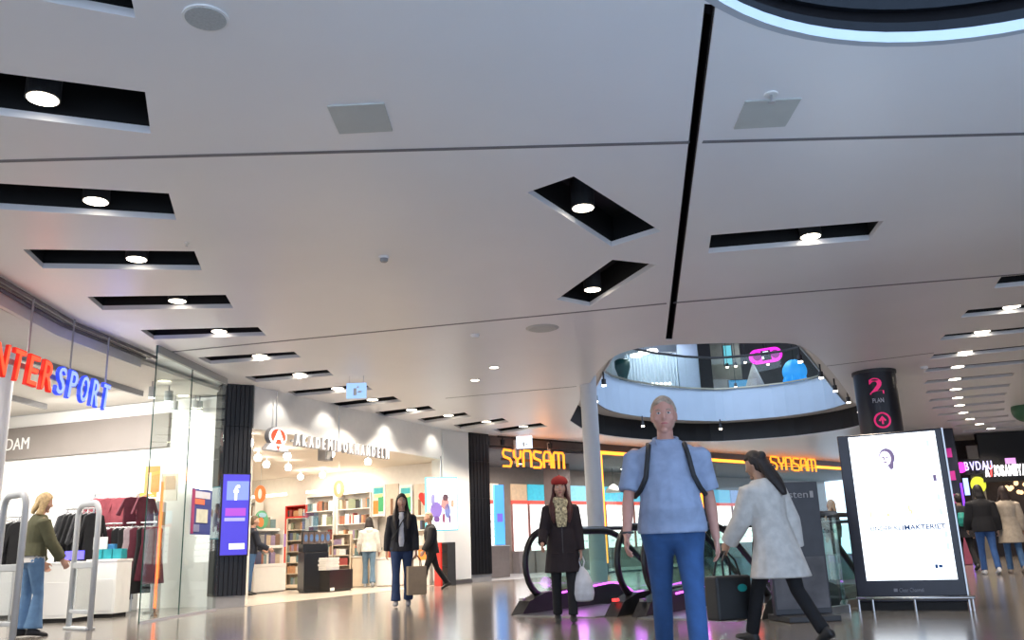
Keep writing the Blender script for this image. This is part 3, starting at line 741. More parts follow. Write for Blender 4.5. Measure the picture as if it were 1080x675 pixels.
# books -----------------------------------------------------------------
BCOL = [('red', (.33, .06, .05)), ('navy', (.07, .08, .15)), ('cream', (.7, .62, .5)), ('white', (.72, .70, .66)), ('brown', (.2, .12, .08)), ('teal', (.14, .22, .23)), ('orange', (.5, .25, .12)), ('grey', (.3, .29, .28)), ('black', (.03, .03, .03)), ('mauve', (.27, .2, .30)), ('olive', (.2, .22, .14)), ('tan', (.5, .38, .26)), ('ivory', (.66, .6, .53)), ('rust', (.3, .12, .07))]
bmesh_cache = {}
def book(parent_M, x, y, z, w, h, d, label, group, lean=0., flat=False):
    c = random.choice(BCOL); key = (c[0], round(w, 2), round(h, 2), round(d, 2))
    if key not in bmesh_cache:
        mb = MB().box(0, key[1], 0, key[3], 0, key[2]); ob = mb.build('book', mat('book_' + c[0], c[1], .5, noise=.12, scale=20)); bmesh_cache[key] = ob.data
    else:
        ob = bpy.data.objects.new('book', bmesh_cache[key]); COL.objects.link(ob)
    m = parent_M @ Matrix.Translation((x, y, z)); 
    if lean: m = m @ Matrix.Rotation(lean, 4, 'Y')
    ob.matrix_world = m
    tag(ob, label, 'book', group); return key[1]
def fill_shelf(Mx, x0, x1, y, z, hmax, d, label, group, face=.25, step=None, gaps=.1):
    x = x0
    while x < x1 - .05:
        if random.random() < gaps: x += random.uniform(.04, .12); continue
        if random.random() < face: w = random.choice([.16, .2])
        else: w = random.choice([.04, .06, .08])
        if x + w > x1: break
        h = round(hmax * random.uniform(.72, 1), 2); book(Mx, x, y + .01, z, w, h, .06 if w > .1 else d, label, group); x += w + .006
def bookcase(name, p, rz, w, h, d, shelves, mt, lab, booklab, group, base=0., top=True, face=.25, back=None):
    t = thing(name, lab, 'bookcase', p, rz)
    for x in (0, w): MB().box(x - .015, x + .015, 0, d, 0, h).build('side_panel', mt, t)
    MB().box(0, w, d - .015, d, 0, h).build('back_panel', back or mt, t)
    if base: MB().box(.0, w, -.02, d - .02, .05, base).build('base_cabinet', mt, t, bevel=.006)
    zs = [base + (h - base - .02) * k / shelves for k in range(shelves)] 
    for z in zs + ([h] if top else []): MB().box(.015, w - .015, 0, d - .015, z, z + .02).build('shelf', mt, t)
    Mx = Matrix.Translation(p) @ Matrix.Rotation(rz, 4, 'Z')
    if booklab:
        gapz = (h - base) / shelves
        for z in zs: fill_shelf(Mx, .03, w - .03, .02, z + .02, min(.3, gapz - .08), .16, booklab, group, face)
    return t, Mx, zs
BIRCH = mat('birch', (.66, .54, .40), .5, noise=.08, scale=4); SHW = mat('shelf_white', (.8, .77, .72), .45, noise=.02)
def back(x, z=0., off=.5):              # a spot along the back wall under photo column x
    n = Vector((bd.y, -bd.x, 0)); n = n if n.y < 0 else -n
    p = WP(x, 560, BW0 + n * off, BW1 + n * off); return Vector((p.x, p.y, z))
# wall cases (photo left to right)
cases = [(256, 268, 'far left beside the blue screen pilaster', SHW), (322, 351, 'between red case and black unit', SHW), (355, 390, 'behind the shopper in white hoodie', SHW)]
for i, (xa, xb, lab, mt) in enumerate(cases):
    A = back(xa); B = back(xb); w = (B - A).length
    t, Mx, zs = bookcase('wall_bookcase', A, aW, w, 2.5, .32, 6, mt, 'tall white wall bookcase %s' % lab, 'book on the tall wall bookcase %s' % lab, 'books on wall case %s' % lab, face=.35)
A = back(301); B = back(322)
t = thing('red_case', 'bright red display case on bookshop back wall', 'bookcase', A, aW); w = (B - A).length
RED = mat('red_lacquer', (.6, .02, .012), .4, noise=.05)
MB().box(0, w, .28, .32, 0, 2.3).build('back_panel', RED, t)
for x in (0, w): MB().box(x - .03, x + .03, 0, .3, 0, 2.3).build('side_panel', RED, t)
for z in (.5, 1.0, 1.45, 1.9, 2.27): MB().box(0, w, 0, .3, z, z + .03).build('shelf', RED, t)
MB().box(0, w, -.02, 0, 1.93, 1.98).build('trim_strip', RED, t)
Mx = Matrix.Translation(A) @ Matrix.Rotation(aW, 4, 'Z')
for z in (1.03, 1.48, 1.93): fill_shelf(Mx, .05, w - .05, .02, z, .28, .16, 'book on the bright red display case', 'books in the red case', .5)
# framed posters and lit boxes right end
G_ = (.06, .4, .16); O_ = (.75, .24, .04); T_ = (.05, .4, .45)
for xa, xb, lab in [(392, 406, 'green and orange framed poster left of the dark-haired woman'), (421, 435, 'green and orange framed poster right of the dark-haired woman')]:
    A = back(xa, 0, .45); B = back(xb, 0, .45); c = (A + B) / 2; zt = WP(xa, 512, A, B).z; zb = WP(xa, 545, A, B).z
    picture(c, aW, (B - A).length, zt - zb, [SHW.diffuse_color[:3], [(.1, .9, .06, .94, (.55, .75, .6)), (.15, .85, .72, .9, T_), (.12, .5, .08, .5, O_), (.5, .88, .15, .62, G_), (.2, .8, .6, .7, (.75, .7, .3))]], lab, 'poster', zb)
for xa, xb, lab in [(407, 420, 'pale timber wall panel between the two framed posters'), (437, 449, 'pale timber wall panel left of the hanging screen')]:
    A = back(xa, 0, .46); B = back(xb, 0, .46); zt = WP(xa, 511, A, B).z; w = (B - A).length
    t = thing('wall_panel', lab, 'panel', A, aW); MB().box(0, w, 0, .05, .9, zt).build('board', BEIGE, t); MB().box(w * .42, w * .58, -.03, 0, zt - .85, zt - .4).build('handle', mat('handle_brown', (.25, .13, .07), .5), t)
A = back(436, 0, .6); B = back(452, 0, .6); w = (B - A).length
t = thing('lit_case', 'orange lit gift case beneath the hanging bookshop screen', 'display case', A, aW)
MB().box(0, w, .2, .25, .6, 1.75).build('back_panel', emat('orange_glow', (1, .25, .04), .9), t)
for z in (.6, 1.0, 1.38, 1.75): MB().box(0, w, 0, .25, z, z + .03).build('shelf', SHW, t)
MB().box(0, w, 0, .25, 0, .6).build('base', SHW, t)
Mx = Matrix.Translation(A) @ Matrix.Rotation(aW, 4, 'Z')
for z in (1.03, 1.41): fill_shelf(Mx, .03, w - .03, .03, z, .26, .1, 'small item on the orange lit case', 'items on the orange lit case', .6)
o = MB()
k = [(math.sin(a) ** 3 * .16, (13 * math.cos(a) - 5 * math.cos(2 * a) - 2 * math.cos(3 * a) - math.cos(4 * a)) / 16 * .19) for a in [2 * PI * i / 32 for i in range(32)]]
o.prism(k, -.02, .02).xf(Matrix.Rotation(PI / 2, 4, 'X')); o = o.build('heart', RED, bevel=.008); P = WP(447, 525, BW0, BW1) ; P = WY(447, 525, back(447).y - .3); o.location = P; o.rotation_euler.z = aW; tag(o, 'red heart decoration left of the hanging screen', 'decoration')
# lit strip along the wall heads
for i, (xa, xb) in enumerate([(262, 300), (322, 392)]):
    A = back(xa, 2.62, .5); B = back(xb, 2.62, .5); w = (B - A).length
    o = MB().box(0, w, 0, .06, 0, .07).build('light_strip', emat('cove_warm', (1, .9, .72), 5)); o.location = A; o.rotation_euler.z = aW; tag(o, ['glowing strip above the left wall bookcases', 'glowing strip above the middle wall bookcases'][i], 'light strip')
# hanging orange discs
for x, y, lab in [(274.5, 521, 'round orange hanging sign left, near the blue screen'), (357.5, 515.5, 'round pale orange hanging sign above the hooded shopper')]:
    Y = 23.0; p = WY(x, y, Y); t = thing('hanging_sign', lab, 'sign', p, -.1)
    m = MB(); disc(m, 0, 0, .15, .22, -.02, .02); m.build('disc', emat('disc_' + lab[:18], (1, .3, .08) if 'pale' not in lab else (.95, .5, .25), .18), t)
    m = MB(); disc(m, 0, 0, .05, .13, -.026, .026); m.build('figure', SHW, t)
    MB().tube([(0, 0, .2), (0, 0, HB - p.z)], .006, 6).build('cord', STEEL, t)

# tiered low case in front, left
P = W(267, 627, 0); Q = W(301, 624, 0); rz = ang(P, Q); w = (Q - P).length
t = thing('tiered_case', 'low white tiered bookcase near the shopper in navy', 'bookcase', P, rz)
MB().box(0, w, 0, .5, .04, .62).build('base_cabinet', SHW, t, bevel=.008); MB().box(.02, w - .02, .03, .5, 0, .04).build('kick_plinth', GREY, t)
tiers = [(.64, .04), (1.08, .16), (1.5, .28)]
for z, y in tiers: MB().box(0, w, y - .04, .5, z - .02, z + .01).build('shelf', SHW, t); MB().box(0, w, y - .045, y - .035, z - .02, z + .05).build('shelf_lip', SHW, t)
MB().box(0, w, .48, .5, .6, 1.85).build('back_panel', SHW, t)
for x in (0, w - .02): MB().box(x, x + .02, .1, .5, .6, 1.5).build('side_panel', SHW, t)
Mx = Matrix.Translation(P) @ Matrix.Rotation(rz, 4, 'Z')
for i, (z, y) in enumerate(tiers):
    fill_shelf(Mx, .03, w - .03, y, z + .012, .33, .12, 'book on the %s tier of the low white bookcase' % ['bottom', 'middle', 'top'][i], 'books on the %s tier' % ['bottom', 'middle', 'top'][i], .3, gaps=.03)
P2 = WY(276, 555, P.y + .15); t = thing('round_sign', 'green and orange round children sign above the tiered bookcase', 'sign', (P2.x, P2.y, 1.5), rz)
z0 = WY(276, 558, P.y).z - 1.5; z1 = WY(276, 538, P.y).z - 1.5; rr_ = (z1 - z0) / 2
m = MB(); disc(m, 0, (z0 + z1) / 2, rr_, rr_, 0, .03); m.build('disc', mat('sign_green', (.1, .35, .17), .5, noise=.1), t)
m = MB(); disc(m, -.05, (z0 + z1) / 2 - .06, rr_ * .45, rr_ * .5, -.02, 0); m.build('figure', mat('sign_orange', (.75, .2, .05), .5), t)
m = MB(); disc(m, .0, (z0 + z1) / 2 + rr_ * .5, rr_ * .6, rr_ * .25, -.02, 0); m.build('caption_patch', mat('sign_blue', (.3, .5, .6), .5), t)
MB().tube([(0, .02, 0), (0, .02, z0 + .1)], .012, 6).build('stem', STEEL, t)
# tall open rack
P = WY(301, 610, 23.6); Q = WY(321, 610, 23.6); P.z = Q.z = 0; rz = ang(P, Q)
bookcase('book_rack', P, rz, (Q - P).length, 1.8, .3, 6, BIRCH, 'tall birch book rack left of the black display unit', 'book on the tall birch rack', 'books on the birch rack', .12, face=.3)
P = W(298, 590, 0)
o = MB().box(-.2, .2, -.02, .02, 0, .42).build('picture_card', mat('lilac', (.38, .22, .62), .5, noise=.05)); p = WY(295, 577, W(299, 622, 0).y + .0); o.location = (p.x + .0, p.y - .0, 1.1); 
tag(o, 'lilac picture card at right end of tiered bookcase', 'card'); o.rotation_euler.z = .2; o.scale = (.8, 1, .8)
# black stepped unit
P = W(320, 626, 0); Q = W(346, 624.5, 0); rz = ang(P, Q); w = (Q - P).length
t = thing('display_unit', 'black stepped display unit with books and clear panel on top', 'display unit', P, rz)
BG = mat('black_gloss', (.012, .011, .012), .25, noise=.1)
MB().box(0, w, 0, .5, .05, .92).build('cabinet', BG, t, bevel=.01); MB().box(.0, w + .02, .1, .5, .92, 1.12).build('upper_step', BG, t, bevel=.01)
MB().box(-.03, 0, -.02, .52, 0, 1.9).build('end_frame', BG, t) if False else MB().box(.03, w - .03, .03, .47, 0, .05).build('plinth', DARK, t)
MB().box(.02, w * .7, .3, .31, 1.42, 1.85).build('clear_panel', glassmat('panel_acrylic', (.72, .8, .85), .8), t); MB().box(.02, w * .7, .302, .32, 1.12, 1.42).build('panel_holder', DARK, t)
Mx = Matrix.Translation(P) @ Matrix.Rotation(rz, 4, 'Z')
bk = mat('cover_blue', (.1, .2, .42), .4, noise=.2)
for k in range(5):
    o = thing('display_book', 'book with blue oval cover on the black unit, %s from the left' % ['first', 'second', 'third', 'fourth', 'fifth'][k], 'book', Mx @ Vector((.07 + k * .135, .13, 1.12)), rz, 'books facing out on the black unit')
    MB().box(-.06, .06, 0, .03, 0, .27).build('cover', mat('cover_dark', (.14, .1, .09), .5), o); m = MB(); disc(m, 0, .13, .04, .085, -.006, 0); m.build('cover_print', bk, o)
P = W(346, 625, 0); Q = W(372, 622.5, 0); rz = ang(P, Q); w = (Q - P).length
t = thing('low_unit', 'low black display box right of the stepped unit', 'display unit', P, rz)
MB().box(.04, w, 0, .42, .04, .5).build('cabinet', BG, t, bevel=.01); MB().box(.06, w - .03, .03, .4, 0, .04).build('plinth', DARK, t); MB().box(.07, .22, -.015, 0, .03, .1).build('price_card', SHW, t)
Mx = Matrix.Translation(P) @ Matrix.Rotation(rz, 4, 'Z')
for k in range(6):
    o = MB().box(0, .5, 0, .34, 0, .045).build('flat_book', mat('stack_white', (.72, .70, .66), .5, noise=.06), bevel=.004); o.matrix_world = Mx @ Matrix.Translation((random.uniform(0, .03), .08, .5 + k * .048)); tag(o, 'large pale book lying in the stack on low black box, %s from the bottom' % ['first', 'second', 'third', 'fourth', 'fifth', 'sixth'][k], 'book', 'stack on the low black box')
# pale tables near the hooded shopper
for (xa, xb, yb, yt, lab) in [(371, 384, 612, 588, 'pale timber table block left of the hooded shopper'), (397, 425, 614, 590, 'white table block right of the hooded shopper')]:
    P = WY(xa, yb, 23.75); Q = WY(xb, yb, 23.7); P.z = Q.z = 0; h = WP(xa, yt, P, Q).z; w = (Q - P).length
    t = thing('table_block', lab, 'table', P, ang(P, Q)); MB().box(0, w, 0, .45, .03, h).build('body', BIRCH if 'timber' in lab else SHW, t, bevel=.01); MB().box(-.02, w + .02, -.02, .47, h, h + .03).build('top', SHW, t, bevel=.005)
    Mx = Matrix.Translation(P) @ Matrix.Rotation(ang(P, Q), 4, 'Z')
    fill_shelf(Mx, .03, w - .03, .1, h + .03, .28, .15, 'book standing on the %s' % lab.replace(' of the hooded shopper', ' of hoodie'), 'books on ' + lab, .5)
    fill_shelf(Mx, .03, w - .03, .27, h + .03, .34, .15, 'book in the rear row on the %s' % lab.replace(' of the hooded shopper', ' of hoodie'), 'rear books on ' + lab, .5)
P = WY(350, 610, 23.7); Q = WY(369, 610, 23.7); P.z = Q.z = 0
bookcase('mid_case', P, ang(P, Q), (Q - P).length, 1.35, .3, 4, BIRCH, 'mid height birch case behind the low black box', 'book on the birch case behind the low box', 'books on the mid birch case', .3, face=.5)
# hanging lit screen and dark shelf by the pier
A = W(453, 611, 0); A = WY(450.5, 540, 22.5); B = WY(482, 540, 22.8); a = ang(A, B); w = (B - A).length
zt = WY(466, 504.5, 22.65).z; zb = WY(466, 558.5, 22.65).z
t = thing('hanging_screen', 'upright lit advertising screen with colourful figures beside the white pier', 'screen', (A.x, A.y, zb), a)
MB().box(-.03, w + .03, .02, .09, -.03, zt - zb + .03).build('housing', mat('cyan_frame', (.1, .5, .6), .4, emit=(.1, .6, .75), es=.5), t); MB().box(0, w, .0, .02, 0, zt - zb).build('display', emat('screen_cool', (.85, .95, 1), 1.6), t)
h = zt - zb
for (fx, fz, sx, sz, c) in [(.62, .62, .1, .07, (.12, .07, .1)), (.6, .5, .14, .12, (.6, .3, .3)), (.3, .38, .2, .16, (.25, .18, .6)), (.68, .36, .1, .14, (.2, .25, .6)), (.2, .58, .07, .12, (.3, .3, .65)), (.55, .22, .05, .1, (.3, .1, .2)), (.75, .2, .04, .08, (.2, .1, .3)), (.32, .2, .1, .06, (.2, .1, .35)), (.85, .5, .06, .08, (.7, .4, .3))]:
    m = MB(); disc(m, fx * w, fz * h, sx * w, sz * h, -.006, 0, 14); m.build('figure', mat('fig_%.2f_%.2f' % (fx, fz), c, .5), t)
MB().tube([(w / 2, .05, h), (w / 2, .05, HB - zb)], .02, 8).build('hanger', STEEL, t)
P = WY(465, 610, 22.6); Q = WY(481, 610, 22.8); P.z = Q.z = 0; a = ang(P, Q); w = (Q - P).length
t = thing('dark_shelf', 'waist-high dark shelf with red edge under the hanging screen', 'shelf', P, a)
zt = WP(470, 572, P, Q).z
MB().box(w * .45, w, 0, .4, 0, zt).build('end_panel', DARK, t, bevel=.006); MB().box(0, .04, 0, .4, 0, zt).build('edge_panel', RED, t)
for z in (.1, .45, .8, zt - .04): MB().box(.04, w * .45, .02, .4, z, z + .03).build('shelf', DARK, t)
Mx = Matrix.Translation(P) @ Matrix.Rotation(a, 4, 'Z')
for z in (.13, .48, .83): fill_shelf(Mx, .05, w * .45, .03, z, .28, .12, 'small goods on the dark shelf by the pier', 'goods on the dark shelf', .9)
# ================================================================== OPTICIAN + HALL END
S0 = W(515, 459.5, Z); S1 = W(905, 489, Z); S0.z = S1.z = 0
DS = (S1 - S0).normalized(); NS = Vector((DS.y, -DS.x, 0)); aS = ang(S0, S1); LS = (S1 - S0).length
HS = 3.85
Ms = (Matrix.Translation(S0) @ Matrix.Rotation(aS, 4, 'Z')).inverted()
def onS(x, y, off=0.): return WP(x, y, S0 + NS * off, S1 + NS * off)
def sx(x, off=0., y=540): return (Ms @ onS(x, y, off)).x
BK = 4.5                                     # depth of the shop
b0 = S0 - NS * BK + DS * 1.5; b1 = S1 - NS * BK + DS * 5
struct('wall_optician_back', MB().obox(b0, b1, .1, 0, HS), mat('optic_wall', (.28, .24, .21), .6, noise=.05))
struct('ceiling_optician', MB().prism([(S0.x - NS.x*.05, S0.y - NS.y*.05), (S1.x + DS.x*4, S1.y + DS.y*4), (b1.x, b1.y), (b0.x, b0.y)], HS - .2, HS - .15), mat('optic_ceiling', (.10, .10, .11), .7, noise=.1))
struct('floor_optician', MB().prism([(S0.x, S0.y), (S1.x + DS.x*4, S1.y + DS.y*4), (b1.x, b1.y), (b0.x, b0.y)], 0, .004), mat('optic_floor', (.62, .62, .63), .2, noise=.02))
struct('wall_optician_left', MB().obox(S0 + DS * .15 - NS * .35, b0, .1, 0, HS), CREAM)
lx = LS
struct('trim_optician_head', MB().obox(S0, S1 + DS * 4, .12, HS - .12, Z), mat('optic_head', (.10, .085, .08), .5, noise=.05))
# glass front with dark mullions
t = thing('shopfront', 'glazed optician shopfront with slim dark mullions and orange light line', 'shopfront', S0, aS)
xs = [sx(637), sx(690), sx(745), sx(819), sx(905)]
for i in range(4): MB().box(xs[i] + .03, xs[i + 1] - .03, -.008, .008, .05, HS - .12).build('pane', GLASS, t)
for x in xs: MB().box(x - .025, x + .025, -.03, .03, 0, HS - .12).build('mullion', DARK, t)
MB().box(xs[0], xs[-1], -.03, .03, 0, .05).build('sill', DARK, t)
ORG = emat('orange_led', (1, .30, .03), 2.6)
f1 = sx(636.5, .06); f2 = sx(741, .06); f3 = sx(748, .06)
zt_ = onS(680, 469.5, .06).z
for a_, b_ in ((f1, f2), (f3, sx(820, .06)), (sx(827, .06), sx(903, .06))): MB().box(a_, b_, -.1, -.04, HS - .18, HS - .08).build('light_line', ORG, t)
MB().box(f1 - .045, f1 + .045, -.1, -.04, .3, HS - .08).build('light_line', ORG, t); MB().box(f2 - .04, f2 + .04, -.1, -.04, .9, HS - .18).build('light_line', ORG, t)
t = thing('portal_pier', 'black square pier between two orange outlined optician bays', 'pier', S0 + DS * (f2 + .06), aS); MB().box(0, max(.2, f3 - f2 - .1), -.08, .2, 0, HS - .12).build('shaft', BLACK, t); MB().box(-.01, max(.2, f3 - f2 - .1) + .01, -.09, .21, 0, .1).build('base', DARK, t)
# dark track with black spots above the open bay
t = thing('lighting_track', 'dark lighting track over the open optician bay', 'track', S0 + NS * .3, aS)
MB().box(.1, sx(612), -.02, .02, Z - .08, Z - .03).build('rail', BLACK, t)
for k, x in enumerate((525, 547, 576)):
    p = S0 + NS * .3 + DS * sx(x); q = thing('track_spot', 'black spotlight on the optician track, %s from the left' % ['first', 'second', 'third'][k], 'spotlight', (p.x, p.y, Z - .3), aS)
    MB().lathe([(.06, 0), (.07, .16)], n=14).build('can', BLACK, q); MB().lathe([(.02, .16), (.02, .22)], n=8).build('stem', BLACK, q)
# lettering as bent tubes
ORL = emat('letter_orange', (1, .26, .02), 2.0)
GL = {'S': [[(1,.95),(.15,1),(0,.78),(.12,.58),(.8,.45),(1,.25),(.85,0),(0,0)]], 'Y': [[(0,1),(.05,.6),(.5,.42),(.95,.6),(1,1)],[(.5,.42),(.5,0)]],
      'N': [[(0,0),(0,.8),(.12,1),(.88,1),(1,.8),(1,0)]], 'A': [[(0,0),(0,.75),(.2,1),(.8,1),(1,.75),(1,0)],[(0,.45),(1,.45)]], 'M': [[(0,0),(0,.85),(.12,1),(.4,1),(.5,.85),(.5,0)],[(.5,.85),(.6,1),(.88,1),(1,.85),(1,0)]]}
def tube_sign(xa, xb, ya, yb, off, lab, rod):
    A = onS(xa, (ya + yb) / 2, off); zb_ = (onS(xa + 2, yb, off).z + onS(xb - 2, yb, off).z) / 2; zt = (onS(xa + 2, ya, off).z + onS(xb - 2, ya, off).z) / 2
    B = onS(xb, (ya + yb) / 2, off); w = (B - A).length; h = zt - zb_
    t = thing('letter_sign', lab, 'sign', (A.x, A.y, zb_), aS)
    ws = [1, .85, .95, 1, .95, 1.35]; gp = .3; tot = sum(ws) + gp * 5; x = 0; u = w / tot
    for ch, q in zip('SYNSAM', ws):
        m = MB()
        for st in GL[ch]: m.tube([(x + px * q * u, 0, pz * h) for px, pz in st], .036, 6)
        m.build('letter', ORL, t); x += (q + gp) * u
    for f in (.22, .78): MB().box(f * w - .035, f * w + .035, .04, .1, .1, Z - zb_ - .1).build('hanger', mat('sign_hanger', (.55, .52, .48), .5), t)
    MB().box(0, w, .05, .09, h * .35, h * .5).build('rail', DARK, t)
    return A, w
tube_sign(530.5, 594.5, 476, 493, .25, 'orange neon letter sign over the left optician entrance', 1)
tube_sign(813, 860, 483, 496, .3, 'orange neon letter sign farther right, above the white coated woman', 1)
light('optic_sign', 'POINT', S0 + DS * 1.6 + NS * .6 + Vector((0, 0, 3.3)), 10, (1, .35, .05), .2)
exit_sign(553, 467, (.75, .85, 1), 'white lit hanging sign above the left neon letters', .45, .35, 1.6)
# interior: light walls of spectacle shelves
bo = -BK + .12
def bx(x, y=545): return (Ms @ WP(x, y, S0 + NS * (bo), S1 + NS * (bo))).x
def bz(x, y): return WP(x, y, S0 + NS * bo, S1 + NS * bo).z
Bm = S0 + NS * bo
LITW = emat('lit_panel_white', (1, .98, .96), 1.35)
segs = [(515, 527, 1), (540, 557, 0), (558, 590, 0), (603, 637, 0), (639, 668, 0), (669, 700, 0), (745, 772, 0), (773, 800, 0), (800, 836, 0), (838, 860, 0)]
hue = [(.62, .50, .38), (.5, .35, .22), (.05, .42, .55), (.2, .5, .62), (.08, .45, .6), (.1, .42, .58), (.12, .42, .62), (.2, .3, .55), (.1, .45, .3), (.15, .5, .4)]
gcount = 0
WORDS = ['first', 'second', 'third', 'fourth', 'fifth', 'sixth', 'seventh', 'eighth', 'ninth', 'tenth']
for i, (xa, xb, k) in enumerate(segs):
    a_, b_ = bx(xa), bx(xb); p = Bm + DS * a_; w = b_ - a_ - .03
    t = thing('spectacle_wall', 'lit white spectacle display bay, %s from the left in the optician' % WORDS[i], 'display bay', p, aS)
    z0 = .75; z1 = bz(560, 532); z2 = bz(560, 528); z3 = bz(560, 511)
    MB().box(0, w, -.02, .04, z0, z1).build('lit_panel', LITW, t); MB().box(0, w, -.04, .04, z1, z2).build('red_line', mat('red_line', (.55, .08, .07), .5, emit=(1, .15, .1), es=.5), t)
    MB().box(0, w, -.02, .04, z2, z3).build('picture_panel', mat('hue%d' % i, hue[i], .5, noise=.15, emit=hue[i], es=.75), t)
    MB().box(0, w, -.3, .04, 0, z0).build('drawer_base', mat('drawer_grey', (.32, .28, .27), .5, noise=.05), t)
    zz = [1.0, 1.25, 1.5, 1.75, 2.0]
    for z in zz: MB().box(.03, w - .03, -.1, -.02, z - .02, z - .008).build('shelf', glassmat('shelf_acrylic', (.85, .9, .95), .5), t)
    for x_ in (0, w): MB().box(x_ - .012, x_ + .012, -.05, .04, z0, z1).build('divider', mat('divider_red', (.5, .25, .22), .5), t)
    nn = max(2, int(w / .42))
    for z in zz:
        for q in range(nn):
            m = bpy.data.objects.get('spectacles')
            if m is None:
                mb = MB()
                for s in (-1, 1):
                    mb.tube([(s * .045 + .035 * math.cos(a), 0, .02 + .022 * math.sin(a)) for a in [2 * PI * j / 8 for j in range(8)]], .005, 4, closed=True); mb.tube([(s * .078, 0, .03), (s * .08, .06, .02)], .004, 4)
                mb.tube([(-.012, 0, .024), (.012, 0, .024)], .005, 4)
                o = mb.build('spectacles', BLACK)
            else: o = m.copy(); COL.objects.link(o)
            pp = p + DS * (w * (q + .5) / nn) + NS * .06; o.location = (pp.x, pp.y, z); o.rotation_euler = (0, 0, aS); gcount += 1
            if gcount > 290: bpy.data.objects.remove(o); continue
            tag(o, 'dark spectacles on a lit shelf in the %s optician bay' % WORDS[i], 'spectacles', 'spectacles in optician bay %d' % (i + 1))
# blue banner pillar, grey desk, brown column, lamps
P = onS(517, 603, -1.5); Q = onS(538, 603, -1.5); P.z = Q.z = 0; a = ang(P, Q); w = (Q - P).length; h = WP(525, 576, P, Q).z
t = thing('plinth_block', 'brown grey plinth block at the optician entrance', 'plinth', P, a); MB().box(0, w, 0, .5, .02, h).build('body', mat('plinth_brown', (.22, .19, .18), .5, noise=.06), t, bevel=.01); MB().box(-.02, w + .02, -.02, .52, h, h + .02).build('top', WHITE, t)
zb = h + .02; zt = WP(531, 511, P, Q).z; xa = (WP(527.5, 603, P, Q) - P).dot((Q - P).normalized())
t = thing('light_banner', 'tall glowing sky blue banner standing on the brown plinth', 'banner', P + Vector((0, 0, zb)), a)
MB().box(xa, w - .02, .15, .22, .02, zt - zb).build('face', emat('banner_blue', (.10, .42, 1), 1.0), t); MB().box(xa - .01, w - .01, .14, .23, 0, .02).build('foot', STEEL, t); MB().box(xa + .08, w - .1, .142, .15, .7, .95).build('emblem', emat('banner_violet', (.2, .15, .8), .9), t)
P = W(597, 602, 0); P = onS(597, 560, -2.6); P.z = 0
t = thing('column', 'brown grey column inside the optician left of white column', 'column', P, aS)
wv = (onS(606, 500, -2.6) - onS(588, 500, -2.6)).length * .78; MB().box(-wv/2, wv/2, 0, wv, .1, HS - .2).build('shaft', mat('col_brown', (.15, .11, .10), .6, noise=.05), t, bevel=.02); MB().box(-wv/2 - .01, wv/2 + .01, -.01, wv + .01, 0, .1).build('skirting', DARK, t)
for i, x_ in enumerate(range(6)):
    p = S0 + DS * (1.2 + i * 2.6) - NS * (1.6 + (i % 2) * 1.2)
    t = thing('downlight', 'small lit lamp in dark optician ceiling, %s from the left' % WORDS[i], 'ceiling light', (p.x, p.y, HS - .26)); MB().lathe([(.07, 0), (.08, .06)], n=14).build('can', BLACK, t); MB().lathe([(.055, -.004), (.055, .004)], n=14).build('lamp', LAMPC, t)
    light('optic_light', 'AREA', (p.x, p.y, HS - .35), 55, (1, .93, .88), .5)
p = W(818, 543, 0) if False else onS(646, 505, -3.2)
t = thing('pendant_lamp', 'pale dome pendant lamp in optician behind orange frame', 'pendant lamp', (p.x, p.y, 2.75)); MB().lathe([(.3, 0), (.27, .12), (.15, .24), (.03, .3)], n=20).build('shade', CREAM, t, smooth=True); MB().tube([(0, 0, .3), (0, 0, HS - .2 - 2.75)], .008, 6).build('cord', BLACK, t)

# ---- far right: dark shopfronts at the end of the right hall
R0_ = W(1000, 478, Z); R0_.z = 0; R0_ = Vector((13.6, 29.5, 0)); R1_ = Vector((24, 27.0, 0)); aR = ang(R0_, R1_); DR = (R1_ - R0_).normalized(); NR = Vector((DR.y, -DR.x, 0))
def onR(x, y, off=0.): return WP(x, y, R0_ + NR * off, R1_ + NR * off)
def rx_(x, y=520, off=0.): v = onR(x, y, off); return (v - R0_).dot(DR)
struct('wall_right_far', MB().obox(R0_ - NR * 2.5 - DR * 2, R1_ - NR * 2.5, .1, 0, Z), mat('dark_shop_wall', (.03, .025, .03), .6, noise=.2))
struct('wall_hall_end', MB().obox((12.9, 33.4), (13.5, 29.6), .1, 0, Z), mat('hall_end', (.05, .045, .06), .5, noise=.1))
struct('wall_right', MB().box(24, 24.1, -3, 30, 0, Z), mat('wall_right_dark', (.06, .055, .06), .5, noise=.1))
t = thing('shop_fascia', 'black fascia of the far right shop with white letters and red stroke', 'fascia', R0_, aR)
xa, xb = rx_(1040), rx_(1140); z0 = onR(1060, 506).z; z1 = onR(1060, 480).z
MB().box(xa, xb, 0, .3, z0 - .05, Z - .02).build('board', BLACK, t)
LTW = emat('sign_white_far', (1, .97, 1), 1.7); m0 = onR(1043, 503).z; m1 = onR(1043, 491).z
fit_text('A JOSAMI', rx_(1042.5), rx_(1072), m0, m1, -.03, .06, .03).build('lettering', LTW, t) if False else None
x = rx_(1042.5)
for ch, ww, c in [('A', 1.2, LTW), ('/', .9, emat('sign_red_far', (1, .08, .08), 1.4)), ('J', .8, LTW), ('O', 1.1, LTW), ('S', 1, LTW), ('A', 1.1, LTW), ('M', 1.3, LTW), ('I', .8, LTW), ('Y', 1.1, LTW), ('A', 1.1, LTW), ('K', 1.1, LTW), ('I', .6, LTW), ('M', 1.3, LTW)]:
    ww *= .118
    fit_text(ch, x, x + ww - .02, m0, m1, -.03, .06, .03).build('letter', c, t); x += ww
MB().box(rx_(1066), rx_(1077), -.04, 0, onR(1068, 489).z, onR(1068, 483).z).build('lilac_panel', emat('lilac_lit', (.75, .35, .8), .9), t)
